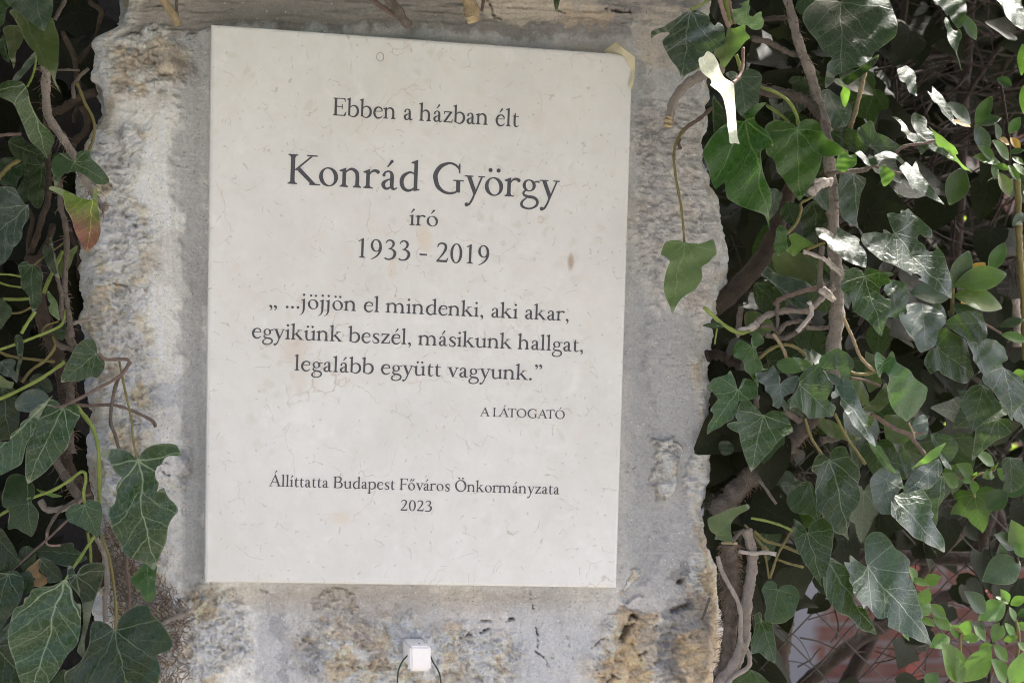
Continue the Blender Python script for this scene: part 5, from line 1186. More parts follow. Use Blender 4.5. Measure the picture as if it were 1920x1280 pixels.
RIGHT = [
 ('B1', -4.4, 'grey', '335,84 290,95 260,122 220,150 170,185 120,220 70,238 33,262 33,312 60,290 95,270 130,262 175,262 150,290 120,322 125,360 140,400 165,455 200,500 225,535 240,570 255,627 275,600 300,580 345,558 390,530 430,480 480,422 530,380 588,347 582,280 578,220 560,192 540,178 525,195 510,207 495,185 478,165 478,135 445,110 410,85 375,72', (335, 90), (255, 625), dict(tilt=.35, fold=.15, cells=14)),
 ('B1', -4.0, 'grey', '650,85 675,75 718,65 718,48 700,38 740,20 775,10 772,40 782,60 775,112 800,130 830,108 866,95 868,130 887,165 870,215 820,225 790,212 760,190 740,192 680,180 655,130', (755, 188), (760, 20), dict(tilt=-.2)),
 ('B1', -3.2, 'olive', '620,205 660,215 740,195 745,250 776,295 745,320 720,350 690,390 660,420 625,470 590,515 565,500 545,450 505,405 550,350 600,285', (640, 205), (588, 515), dict(tilt=.1, fold=.5)),
 ('B1', -9, 'pale', '455,396 485,405 512,420 532,445 547,472 552,510 562,540 580,570 602,592 657,626 664,670 668,720 666,800 665,880 661,960 660,1050 672,1105 640,1103 598,1105 592,1040 589,960 587,900 580,830 570,770 548,730 520,700 470,662 480,640 470,612 440,595 402,560 388,520 380,480 395,455 425,440', (655, 626), (635, 1105), dict(label='curled leaf coloured near white to read as sunlit', tilt=.5, fold=.15, curl=-.1, wave=.04, roll=.55)),
 ('B1', -2.6, 'grey', '718,580 690,545 660,530 625,540 598,560 640,600 660,650 668,740 672,830 700,870 745,902 775,870 800,840 840,780 850,680 872,600 862,560 845,535 790,515 755,520 735,540', (716, 578), (745, 900), dict(tilt=.3)),
 ('E', -4.0, 'lit', '436,452 432,430 445,415 480,388 515,385 500,402 472,435 478,460 500,478 522,500 530,525 537,550 515,558 490,570 488,600 492,635 505,680 520,720 526,770 518,800 520,866 510,830 500,810 475,800 440,790 395,770 360,748 352,720 350,688 330,705 314,712 300,675 290,640 278,610 269,580 285,545 310,510 340,480 372,458 405,452', (437, 455), (520, 866), dict(tilt=.2, fold=.12, cells=14)),
 ('B1', -2.4, 'dark', '510,715 545,760 585,830 590,940 580,1060 545,1130 490,1207 500,1100 505,1000 498,900 500,830', (515, 720), (492, 1205), dict()),
 ('B2', -3.2, 'lit', '220,960 235,920 270,900 300,892 330,893 365,905 390,925 405,980 440,1040 500,1072 530,1100 557,1137 530,1165 500,1175 440,1182 400,1180 385,1230 362,1300 320,1380 270,1450 228,1512 190,1460 140,1400 100,1330 60,1290 40,1210 10,1180 -20,1150 -30,1040 -20,950 20,915 60,903 110,905 150,915 190,935', (220, 968), (228, 1512), dict(tilt=.15, fold=.08, cells=14)),
 ('B2', -5.0, 'grey', '540,10 480,-30 400,-30 340,20 290,62 255,110 240,170 280,250 330,330 360,390 400,440 437,475 400,520 392,570 370,702 410,680 440,650 455,610 470,600 520,575 570,555 610,545 650,532 720,482 745,445 770,415 850,360 885,330 920,300 938,230 940,150 920,50 880,-20 780,-70 650,-60 590,-30', (540, 15), (500, 600), dict(tilt=.5, fold=.1, cells=15)),
 ('B2', -3.6, 'dark', '650,530 740,460 830,410 820,450 800,482 730,550 660,600 590,647 560,630 540,600', (830, 412), (545, 610), dict()),
 ('B2', -.5, 'gloss', '390,700 440,668 480,690 520,722 570,765 612,800 605,880 585,920 560,960 520,968 480,972 440,905 410,800', (440, 670), (560, 965), dict()),
 ('B2', -3.4, 'bright', '522,588 545,610 560,640 590,665 610,692 606,730 600,760 580,805 562,780 548,740 545,700 560,655', (524, 588), (580, 805), dict(tilt=.0, fold=.6)),
 ('B2', -3.8, 'bright', '512,1200 525,1165 545,1145 575,1138 600,1128 606,1165 635,1158 662,1162 660,1230 625,1262 600,1265 570,1292 535,1285 510,1272', (600, 1160), (515, 1280), dict(tilt=.2)),
 ('B2', -4.2, 'gloss', '658,1150 680,1135 705,1132 735,1165 765,1190 800,1170 835,1150 900,1133 970,1158 1000,1190 1022,1220 1005,1240 970,1205 935,1188 870,1192 830,1220 800,1242 760,1248 725,1238 700,1195', (960, 1165), (660, 1150), dict(tilt=.8, fold=-.3)),
 ('B2', -2.0, 'grey', '675,970 720,935 765,903 785,905 800,925 815,985 850,1005 900,1030 955,1065 1010,1105 970,1130 900,1150 830,1155 795,1130 750,1100 690,1050', (765, 1092), (1005, 1105), dict(tilt=.3)),
 ('B2', -.6, 'dark', '470,990 530,970 590,960 650,975 700,1010 750,1100 730,1135 700,1160 600,1135 550,1110 500,1080', (480, 990), (700, 1160), dict()),
 ('B3', -4.4, 'gloss', '250,0 300,-30 380,-50 510,-40 515,20 508,80 490,150 470,200 450,230 428,240 410,205 390,180 375,130 355,135 310,60', (430, -45), (430, 240), dict(tilt=.5, fold=.25)),
 ('B3', -3.4, 'gloss', '362,150 382,130 400,190 430,240 465,228 475,290 455,330 440,372 425,420 430,470 446,556 432,530 420,465 412,405 385,370 370,340 366,290 372,240 358,200', (375, 140), (445, 556), dict(tilt=.5, fold=.25)),
 ('B3', -4.6, 'gloss', '700,-40 720,0 745,45 768,95 775,150 800,200 830,230 860,250 890,272 965,306 985,250 1000,200 970,160 940,130 920,60 900,-30 800,-70', (810, -60), (965, 305), dict(tilt=.7, fold=.3)),
 ('B3', -2.4, 'grey', '0,530 40,510 75,493 105,515 132,550 138,590 132,620 130,700 125,740 95,720 70,712 62,680 55,640 30,630 10,610', (78, 496), (125, 740), dict(tilt=.6)),
 ('B3', -3.0, 'grey', '238,682 258,700 275,690 278,660 286,640 300,655 315,680 335,710 352,745 372,800 392,850 400,900 410,962 380,930 350,900 325,865 310,820 295,790 280,775 260,750 250,720', (262, 700), (410, 962), dict(tilt=.7)),
 ('B3', -3.2, 'gloss', '158,1005 140,960 130,925 130,885 138,855 165,833 200,850 242,880 245,920 235,950 265,980 292,1012 292,1060 320,1085 342,1108 380,1150 412,1200 390,1202 340,1175 300,1160 260,1140 230,1120 200,1140 165,1172 150,1130 140,1100 110,1065 80,1042 80,1015 60,985 45,975 55,940 30,895 -5,862 30,865 65,890 90,930 108,985', (160, 1005), (412, 1205), dict(tilt=.6, cells=13)),
 ('B3', -4.2, 'bright', '238,952 262,965 290,985 315,1005 342,1022 390,1055 440,1090 465,1120 482,1148 462,1160 500,1200 540,1238 605,1282 570,1272 535,1258 485,1212 440,1195 400,1170 360,1130 325,1098 300,1065 290,1030 270,990', (290, 1050), (605, 1282), dict(tilt=-.5, fold=-.4)),
 ('C1', -3.4, 'gloss', '665,62 690,35 722,10 745,30 765,50 785,25 802,3 810,40 810,85 828,130 850,160 875,205 900,242 930,295 957,347 910,322 860,300 825,275 790,250 762,230 745,218 738,235 722,210 705,155 680,100', (740, 60), (957, 347), dict(tilt=.7)),
 ('C1', -3.4, 'bright', '508,62 530,45 560,38 595,70 627,105 618,135 600,160 575,185 545,202 528,175 520,140 512,100', (565, 42), (545, 202), dict(tilt=.2)),
 ('C1', -.2, 'grey', '215,110 270,98 330,98 380,120 412,150 395,200 370,250 352,320 338,400 330,460 336,517 300,495 270,480 215,440 195,300', (320, 100), (336, 517), dict(tilt=.3)),
 ('C1', -4.2, 'gloss', '188,570 160,535 125,512 85,502 48,508 50,550 62,592 105,610 112,640 115,665 150,690 180,712 220,755 270,782 320,798 375,812 385,775 392,740 390,700 378,672 355,645 352,620 362,598 335,570 305,560 260,530 212,500 200,530', (190, 572), (375, 812), dict(tilt=.9, fold=.25)),
 ('C1', -4.4, 'grey', '626,560 612,500 600,440 594,398 640,388 665,400 690,395 694,378 702,368 730,372 757,358 785,390 830,432 860,470 905,520 910,550 905,580 880,585 852,578 820,555 800,580 800,605 820,620 840,640 848,660 850,676 880,688 910,686 930,668 935,642 958,680 978,722 985,780 995,830 1008,900 1005,970 1000,1042 950,1010 900,988 850,945 800,918 757,902 790,885 765,865 740,855 720,858 710,872 690,850 640,822 570,785 500,752 440,700 400,655 378,600 388,570 402,550 440,545 490,538 520,545 552,545 552,518 580,525 600,545', (628, 564), (1000, 1042), dict(tilt=.55, fold=.12, cells=16)),
 ('C1', -3.8, 'mid', '402,872 400,850 388,828 360,810 328,804 290,818 258,845 235,885 215,925 212,960 240,1000 280,1032 290,1080 300,1132 345,1170 400,1205 440,1260 500,1320 520,1260 540,1200 575,1130 578,1045 550,1040 530,1022 515,1010 505,990 515,960 535,938 580,930 588,905 575,875 612,868 615,855 600,845 555,838 500,822 450,808 420,815 408,845', (403, 872), (503, 1320), dict(tilt=.4, cells=13)),
 ('C1', -1.8, 'gloss', '540,960 600,900 650,905 700,920 715,980 722,1050 700,1100 700,1150 660,1175 622,1192 590,1180 558,1172 575,1110 582,1050 555,1000', (600, 905), (625, 1190), dict(tilt=.4)),
 ('C5', -2.6, 'gloss', '-150,-40 -80,-110 0,-130 90,-110 180,-60 200,20 150,60 130,110 110,180 60,215 30,228 -10,240 -40,190 -60,120 -110,60', (40, -60), (30, 228), dict(tilt=.5)),
 ('C5', -2.4, 'dark', '150,205 125,160 132,105 165,75 212,58 255,85 300,110 340,130 370,160 380,220 390,290 400,345 412,402 380,440 350,472 310,468 280,460 240,440 200,420 165,400 150,375 120,378 80,402 60,360 38,320 55,275 80,240 110,215', (150, 207), (412, 410), dict(tilt=.3, cells=13)),
 ('C5', -3.0, 'dark', '215,20 260,-20 310,-50 400,-70 480,-50 505,0 522,50 518,100 508,132 485,160 455,175 410,160 370,160 345,135 325,118 290,95 260,70', (480, 20), (225, 30), dict(tilt=.2)),
 ('C5', -3.2, 'gloss', '372,162 420,150 470,148 520,140 580,148 610,175 642,202 652,250 660,290 625,315 590,340 555,365 520,388 500,405 475,414 450,380 430,342 410,310 402,285 405,255 392,215', (440, 170), (478, 414), dict(tilt=.45)),
 ('C5', -3.0, 'grey', '655,362 640,330 600,320 560,345 520,372 490,400 475,435 482,465 495,480 525,500 550,530 570,570 590,600 615,625 640,660 655,710 682,752 690,710 705,680 745,640 782,600 790,540 788,480 770,430 725,400 690,375', (656, 362), (684, 752), dict(tilt=.35, cells=13)),
 ('C5', -2.0, 'dark', '490,488 440,485 400,500 350,560 300,622 318,655 332,685 350,720 370,762 385,795 402,815 440,800 470,782 490,755 540,720 565,708 590,690 622,660 605,620 580,578 540,520', (492, 495), (402, 815), dict(tilt=.2)),
 ('C5', -1.6, 'dark', '565,755 620,742 682,738 700,780 702,832 650,870 600,892 560,915 510,952 460,1000 402,1048 410,980 420,900 425,855 432,810 460,785 500,768', (600, 750), (402, 1048), dict(tilt=.2)),
 ('C5', -2.6, 'grey', '690,690 710,655 742,630 800,618 850,650 870,720 850,800 832,905 812,880 795,860 775,800 760,770 720,745', (760, 640), (832, 905), dict(tilt=.4)),
 ('C5', -1.4, 'dark', '100,860 190,850 270,880 300,960 260,1040 200,1060 140,980', (110, 870), (250, 1050), dict()),
 ('C5', -1.0, 'dark', '640,1040 720,1030 790,1060 800,1200 740,1270 650,1280 630,1150', (700, 1035), (690, 1280), dict()),
 ('C4', -5.0, 'lit', '545,232 562,262 570,312 620,345 680,382 720,430 762,462 805,488 843,517 838,570 832,610 800,665 762,718 720,745 680,768 645,745 612,722 585,705 562,682 540,650 520,605 505,560 490,512 500,470 505,440 485,390 460,395 430,432 415,370 412,300 418,265 432,240 460,250 500,290 520,265', (410, 388), (683, 768), dict(tilt=.55, fold=.1, kink=(500, 420, 640, 320, .9), cells=13)),
 ('C4', -4.6, 'mid', '5,358 -15,320 0,280 40,250 85,225 130,208 165,230 200,250 228,285 246,330 230,370 212,395 208,440 205,480 180,502 160,470 148,440 138,405 130,382 90,368 50,372', (5, 360), (180, 502), dict(tilt=.3)),
 ('C4', -4.0, 'gloss', '8,370 35,380 60,388 100,405 130,430 170,440 202,452 218,500 240,560 262,630 282,690 300,722 288,760 292,792 310,830 330,870 335,922 300,900 268,870 220,810 180,772 158,720 140,680 120,640 108,620 118,595 120,562 90,575 60,582 50,560 62,535 82,528 92,490 70,460 38,442 35,420', (10, 374), (335, 922), dict(tilt=.7, fold=.3, cells=13)),
 ('C3', -3.4, 'gloss', '798,218 825,222 850,236 858,220 875,222 890,240 915,255 932,282 928,310 918,335 890,340 868,342 860,320 845,308 815,300 790,292 810,270', (930, 300), (800, 220), dict(tilt=.9)),
 ('C3', -4.2, 'mid', '295,520 275,450 248,383 230,390 215,408 160,425 108,440 85,470 60,502 95,530 130,572 138,590 132,602 105,635 78,672 98,690 100,718 75,760 60,790 52,848 100,820 150,800 195,765 240,742 262,700 282,652 285,625 300,602 350,598 402,590 425,575 442,560 445,520 440,488 425,470 400,448 370,440 340,440 320,480', (297, 522), (53, 848), dict(tilt=.35, cells=13)),
 ('C3', -4.6, 'grey', '610,476 618,440 600,400 585,365 568,340 545,360 525,382 480,390 428,400 435,430 452,462 490,488 492,515 500,532 525,555 545,590 548,618 545,640 570,650 590,662 610,640 625,655 640,682 672,652 655,620 638,600 630,580 645,570 670,555 702,540 730,490 756,438 740,418 710,425 680,432 655,442 630,460', (610, 480), (620, 680), dict(tilt=.35)),
 ('C3', -5.0, 'mid', '755,475 760,430 792,390 820,370 850,352 880,335 912,325 920,360 935,402 970,440 1003,488 998,510 985,530 970,560 958,590 985,615 1022,648 1010,680 990,718 940,720 900,727 850,728 810,732 785,700 760,682 730,652 700,650 672,642 660,620 658,600 690,570 722,540', (757, 478), (990, 718), dict(tilt=.35, cells=13)),
 ('C3', -5.4, 'mid', '480,708 450,670 415,640 380,600 352,602 328,607 310,630 298,655 285,690 272,722 290,752 250,760 208,772 205,790 215,802 250,825 290,842 298,890 310,942 320,985 332,1022 350,1070 370,1122 395,1100 422,1080 475,1020 530,972 565,920 602,882 645,855 692,832 695,810 688,788 675,750 658,718 640,692 600,682 560,680 530,690 500,705', (482, 714), (370, 1122), dict(tilt=.4, cells=14)),
 ('C3', -3.6, 'lit', '404,198 392,172 400,130 430,90 460,105 492,142 485,175 455,190 430,212 435,245 445,272 470,322 482,360 520,362 490,375 460,385 448,430 440,502 420,470 400,440 370,400 348,385 335,350 328,310 295,290 262,272 258,240 268,190 290,165 312,150 345,160 372,180', (404, 200), (438, 500), dict(tilt=.2)),
 ('C3', -4.0, 'lit', '585,332 605,305 640,290 675,280 700,286 740,280 780,292 825,300 862,320 840,345 800,372 760,385 720,396 680,398 650,402 618,385 598,360', (860, 320), (585, 335), dict(tilt=.5)),
 ('B4', -2.8, 'lit', '700,562 705,530 690,508 670,492 650,488 630,510 620,540 612,600 600,662 615,690 630,722 660,700 690,680 705,650 700,610', (700, 562), (630, 722), dict(tilt=.2)),
 ('B4', -2.5, 'bright', '715,570 740,555 765,545 800,565 840,590 880,620 907,640 870,650 830,662 790,690 750,722 720,700 690,682 715,655 735,630', (715, 572), (750, 722), dict(tilt=.2)),
 ('B4', 0, 'oldolive', '600,700 650,690 700,692 760,690 820,700 870,720 910,745 915,830 900,900 850,922 800,890 750,870 690,870 640,872 610,825 598,770', (860, 720), (610, 760), dict()),
 ('B4', -1.4, 'gloss', '508,862 530,830 562,798 600,830 640,862 690,872 740,880 800,900 850,920 902,962 870,980 850,1002 850,1050 838,1105 800,1112 760,1110 720,1085 690,1052 650,1000 610,950 560,900', (510, 862), (840, 1105), dict(tilt=.6)),
 ('B4', .5, 'dark', '800,400 850,340 905,305 950,350 992,420 1000,500 950,520 920,540 925,600 920,652 870,640 830,600 810,550 798,500', (905, 310), (920, 650), dict()),
 ('B4', -.6, 'grey', '820,262 860,215 905,190 950,190 1005,200 1010,300 1002,392 960,370 930,340 900,305 870,290', (905, 195), (1000, 390), dict()),
 ('B4', -1.0, 'grey', '556,222 590,212 622,215 645,235 668,262 645,320 622,382 590,420 558,455 548,425 545,398 560,360 572,328', (622, 218), (555, 455), dict()),
 ('B4', .8, 'dark', '640,402 665,355 702,312 745,320 792,342 798,390 800,442 780,470 750,482 715,470 680,462', (702, 315), (750, 482), dict()),
 ('E', -3.6, 'olive', '205,908 190,902 170,900 150,903 134,910 125,930 118,952 135,965 150,980 145,995 138,1012 130,1045 125,1082 130,1105 140,1130 148,1150 156,1177 170,1150 190,1122 212,1105 240,1090 258,1065 270,1040 268,1020 270,1000 295,985 310,968 327,950 322,920 314,897 290,905 262,914 230,912', (206, 911), (156, 1177), dict(label='drooping olive leaf on a long stalk in front of the wall', tilt=.2, fold=.1, cells=13)),
 ('C4', -3.0, 'dark', '60,1045 75,1000 110,962 145,948 182,950 200,985 212,1022 240,1065 270,1102 275,1130 282,1162 270,1195 262,1230 272,1280 270,1325 245,1370 220,1402 200,1420 178,1450 180,1500 165,1560 172,1625 130,1590 95,1580 60,1562 40,1500 0,1452 -30,1430 -62,1402 -60,1320 -62,1250 -55,1200 -40,1162 -60,1140 -82,1120 -60,1070 -30,1022 20,1000', (62, 1050), (172, 1625), dict(tilt=.4, cells=14)),
 ('C7', -4.2, 'grey', '222,548 218,510 220,480 222,430 230,390 248,365 270,345 300,338 332,340 360,358 380,382 395,410 410,437 435,452 460,470 478,488 492,512 485,550 480,600 498,635 510,672 515,720 522,765 530,800 535,832 522,850 545,885 560,922 570,960 582,1003 540,990 500,976 450,950 400,932 350,905 310,886 312,860 310,835 280,845 250,842 220,800 190,766 178,775 165,782 158,760 150,745 130,720 115,692 120,665 105,640 100,615 110,600 95,560 78,522 95,520 120,522 120,500 130,480 165,510', (224, 548), (582, 1003), dict(tilt=.55, fold=.1, cells=16)),
 ('C7', -3.0, 'dark', '-60,520 -20,500 0,490 40,515 80,540 100,570 112,600 115,680 122,762 150,775 182,782 205,830 230,880 245,940 200,930 150,912 110,870 70,832 35,820 0,802 -40,745 -70,660', (-30, 510), (243, 940), dict(tilt=.5)),
 ('C7', -3.8, 'gloss', '372,108 395,95 422,92 450,78 482,70 520,45 562,22 578,50 590,80 605,110 615,150 605,175 617,202 602,230 615,260 632,292 650,320 662,352 662,390 650,424 605,400 560,382 520,358 480,342 440,300 400,262 375,230 352,205 360,150', (380, 95), (652, 424), dict(tilt=.75)),
 ('C7', -3.2, 'grey', '235,0 280,-50 340,-85 385,-75 425,-60 440,-10 440,32 410,70 380,102 368,160 352,202 320,205 290,202 265,170 247,132 240,60', (345, -5), (260, 160), dict()),
 ('C7', -2.2, 'dark', '560,30 630,0 702,-30 708,40 700,100 680,140 662,172 660,230 650,275 635,285 622,270 615,210 605,150', (690, -20), (645, 282), dict()),
 ('C4', -3.4, 'lit', '338,880 370,895 402,910 425,930 452,950 475,990 502,1030 530,1080 562,1130 585,1170 612,1202 635,1240 658,1283 625,1268 595,1250 560,1195 525,1150 480,1105 440,1062 410,1010 378,960', (342, 884), (656, 1283), dict(tilt=-.2, fold=.5)),
 ('C4', -4.6, 'bright', '927,915 880,938 840,962 810,985 782,1012 760,1040 738,1062 712,1090 690,1118 745,1092 800,1072 830,1052 862,1030 880,1010 892,980', (780, 1012), (927, 916), dict(tilt=-.4, fold=.3)),
 ('C4', -3.8, 'grey', '690,1122 730,1098 782,1078 830,1058 882,1040 895,1080 902,1122 855,1180 800,1242 750,1255 700,1262 650,1275 600,1292 602,1240 622,1200', (885, 1045), (605, 1290), dict(tilt=.5)),
 ('C4', -2.0, 'dark', '500,962 530,960 562,992 590,975 600,950 645,985 690,1040 698,1075 702,1112 665,1150 620,1192 570,1170 520,1152 500,1105 488,1060', (495, 1060), (700, 1110), dict()),
 ('C6', -2.8, 'dark', '690,332 700,295 722,268 750,250 782,235 810,245 832,270 845,300 852,332 845,380 840,422 825,470 822,505 805,560 790,622 765,662 742,630 720,602 685,550 650,502 640,470 620,452 605,400 598,350 605,300 600,245 640,265 665,290', (690, 336), (765, 662), dict(tilt=.3)),
 ('C6', -2.6, 'dark', '500,690 495,660 480,642 455,635 430,640 410,665 395,692 402,715 412,742 415,770 422,802 410,835 412,870 430,885 452,890 490,895 530,890 560,868 592,842 612,790 630,742 632,715 624,690 605,670 580,660 548,662 520,672', (502, 692), (450, 890), dict(tilt=.3)),
 ('C6', -1.6, 'dark', '355,900 352,870 365,848 390,838 402,855 402,882 430,888 462,892 468,930 470,980 478,1030 476,1080 465,1132 440,1120 418,1112 395,1090 370,1070 340,1072 314,1072 318,1035 320,1000 335,975 345,950', (395, 885), (466, 1132), dict(tilt=.5)),
 ('C6', -1.8, 'oldolive', '108,345 85,328 70,312 58,280 55,242 90,222 130,207 165,192 200,180 255,165 312,153 325,170 318,185 275,210 240,232 215,260 202,292 205,340 212,382 180,385 150,380 122,372 100,372', (110, 345), (318, 162), dict(tilt=.1, fold=.4)),
 ('C6', -1.4, 'dark', '560,80 600,50 640,22 670,10 702,8 725,40 742,80 755,130 772,180 760,220 742,252 710,230 680,212 630,205 582,192 560,162 548,130', (700, 12), (745, 250), dict(tilt=.3)),
 ('C6', .2, 'dark', '200,1282 225,1240 262,1200 300,1190 342,1200 375,1212 402,1232 425,1255 455,1295 380,1330 250,1330', (340, 1202), (210, 1300), dict()),
 ('C4', -1.0, 'olive', '220,440 260,442 302,452 325,500 352,560 355,592 350,622 312,640 280,652 255,600 235,540', (225, 442), (350, 620), dict(fold=-.2)),
 ('C4', -1.8, 'oldolive', '288,662 330,625 382,590 430,530 482,472 505,520 520,562 495,600 470,632 435,660 402,682 365,685 330,684', (482, 475), (290, 662), dict(tilt=.5)),
 ('C4', -.4, 'oldolive', '330,240 370,252 412,270 422,330 432,400 438,440 440,482 395,515 350,542 330,480 318,420 325,320', (412, 272), (350, 542), dict()),
 ('C4', -.6, 'oldolive', '470,720 530,708 602,720 635,770 662,822 655,865 640,902 590,920 540,922 505,905 478,882 465,800', (610, 725), (480, 880), dict()),
 ('C4', 0, 'oldolive', '-20,740 40,742 92,760 150,800 202,840 250,868 302,882 250,900 200,902 130,890 60,872 0,820', (-10, 745), (300, 882), dict()),
 ('C4', -.8, 'olive', '290,720 340,712 395,712 390,760 355,800 320,805 300,770', (392, 714), (310, 800), dict()),
 ('C4', -1.2, 'gloss', '680,770 740,715 790,720 795,800 770,870 710,892 680,840', (770, 715), (720, 890), dict(tilt=.4)),
 ('C4', -1.8, 'gloss', '880,1000 900,1000 925,1040 960,1110 930,1105 905,1090 890,1050', (885, 1000), (960, 1110), dict(tilt=.8)),
 ('C3', -3.2, 'mid', '28,42 55,28 92,20 130,22 170,28 188,50 150,62 110,63 70,55', (185, 45), (28, 42), dict(tilt=.7)),
 ('C3', .5, 'dark', '720,80 800,40 900,60 950,150 930,240 860,260 760,220 710,150', (850, 50), (800, 240), dict()),
 ('B4', .2, 'dark', '460,920 560,930 640,1000 690,1060 680,1150 600,1160 500,1130 450,1030', (470, 925), (670, 1150), dict()),
 ('B4', 1.0, 'oldolive', '380,1160 450,1130 560,1180 600,1260 500,1330 400,1290', (400, 1150), (560, 1300), dict()),
 ('C3', 1.4, 'dark', '160,910 220,905 262,950 240,1000 180,1010 150,960', (230, 910), (160, 1005), dict()),
 ('C2', -1.6, 'grey', '-40,1150 40,1080 100,1080 160,1110 230,1070 280,1110 290,1190 250,1260 160,1330 60,1360 -20,1290', (40, 1140), (200, 1330), dict(tilt=.5)),
]
for c_, Y, m_, pts, j_, t_, kw in RIGHT: leaf(IR, c_, Y, m_, pts, j_, t_, **kw)
def rhole(x, y):
    if x < 1400 + 30*math.sin(y*.02): return True
    if y > 990 and x > 1420: return True                 # bricks and fence show here
    if 90 < y < 560 and x > 1690 and random.random() < .55: return True            # brush shows here
    if 95 < y < 160 and x < 1480: return True
    return False
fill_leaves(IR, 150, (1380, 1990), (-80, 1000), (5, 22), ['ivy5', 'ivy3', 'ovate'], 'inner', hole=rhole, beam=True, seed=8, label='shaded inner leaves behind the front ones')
fill_leaves(IR, 60, (1420, 1620), (-20, 340), (7, 18), ['ivy5', 'ivy3', 'ovate'], 'inner', seed=19, label='near-black leaves added behind the upright stem to keep sun off the wall edge')  # added as sun blockers for the wall's right edge
fill_leaves(IR, 45, (1440, 1990), (985, 1300), (12, 24), ['ovate', 'ivy3'], 'inner', size=(.02, .045), seed=20, label='leaves hanging low at the fence, coloured near black as if in shade')
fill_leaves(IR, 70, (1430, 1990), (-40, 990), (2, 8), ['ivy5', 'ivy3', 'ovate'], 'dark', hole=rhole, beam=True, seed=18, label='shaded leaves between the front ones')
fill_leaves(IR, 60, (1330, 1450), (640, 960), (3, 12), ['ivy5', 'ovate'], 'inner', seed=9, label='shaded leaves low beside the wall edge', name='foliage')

fill_leaves(IR, 2500, (1400, 2700), (-1050, -120), (-48, 120), ['ivy5', 'ivy3', 'ovate'], 'dark', size=(.06, .10), beam=True, above=True, seed=10, label='unseen ivy leaves added higher up to shade the right side')  # out-of-view canopy added to block sun, gaps left for chosen sunlit leaves
# ------------------------------------------------------------------ cut, root-covered stump of an old ivy stem
ST = empty('cut_stem', at(1360, 1500, .03), 'old ivy stem sawn off flat, shaggy with brown aerial roots, along the wall edge', 'stem')
stem_(ST, 'C6', '195,398 197,470 202,560 212,640 210,700 205,800 200,900 192,1060 172,1180 150,1320', 15, 'bark', -.4, 1.2, hair=900, r1=13, name='trunk', sides=12)
stem_(ST, 'C6', '195,391 195,400', 15.5, 'cut', -.4, -.4, name='cut_face', sides=14, rough=.03)

# ------------------------------------------------------------------ bright green shrub growing through the fence
SH = empty('shrub', at(1830, 2000, .2), 'light green broad-leaved shrub growing through the wire fence at the lower right', 'shrub')
def sleaf(crop, bx, by, tx, ty, w, mat, Y, kind='oval', fold=.25, curl=.15, face=.5, label=None):
    b0 = at(*px(crop, bx, by), Y/100); t0 = at(*px(crop, tx, ty), Y/100 - .008)
    e = t0-b0; L = e.length; mb = MB()
    e.normalize(); nrm = Vector((random.gauss(0, .25), -1, face + random.gauss(0, .15)))
    s = e.cross(nrm).normalized(); nrm = s.cross(e).normalized()
    O = catmull(tpl_outline(kind, w*(.84 if kind == 'wide' else 1)), 2, True)
    pts = [(x*L, y*L) for x, y in O]
    P, uv, tris, L2, rim = leaf_geo(pts, (0, 0), (0, L), 8, 1)
    V = [b0 + s*p[0] + e*p[1] + nrm*(L*(fold*abs(q[0]) - curl*(q[1]-.2)**2 + .012*math.sin(9*q[1]+5*q[0]))) for p, q in zip(P, uv)]
    o = link_mesh('leaf', V, tris, LM[mat], SH, True); set_uv(o.data, uv); set_rim(o.data, rim)
    if label: o['label'] = label
    return o
random.seed(21)
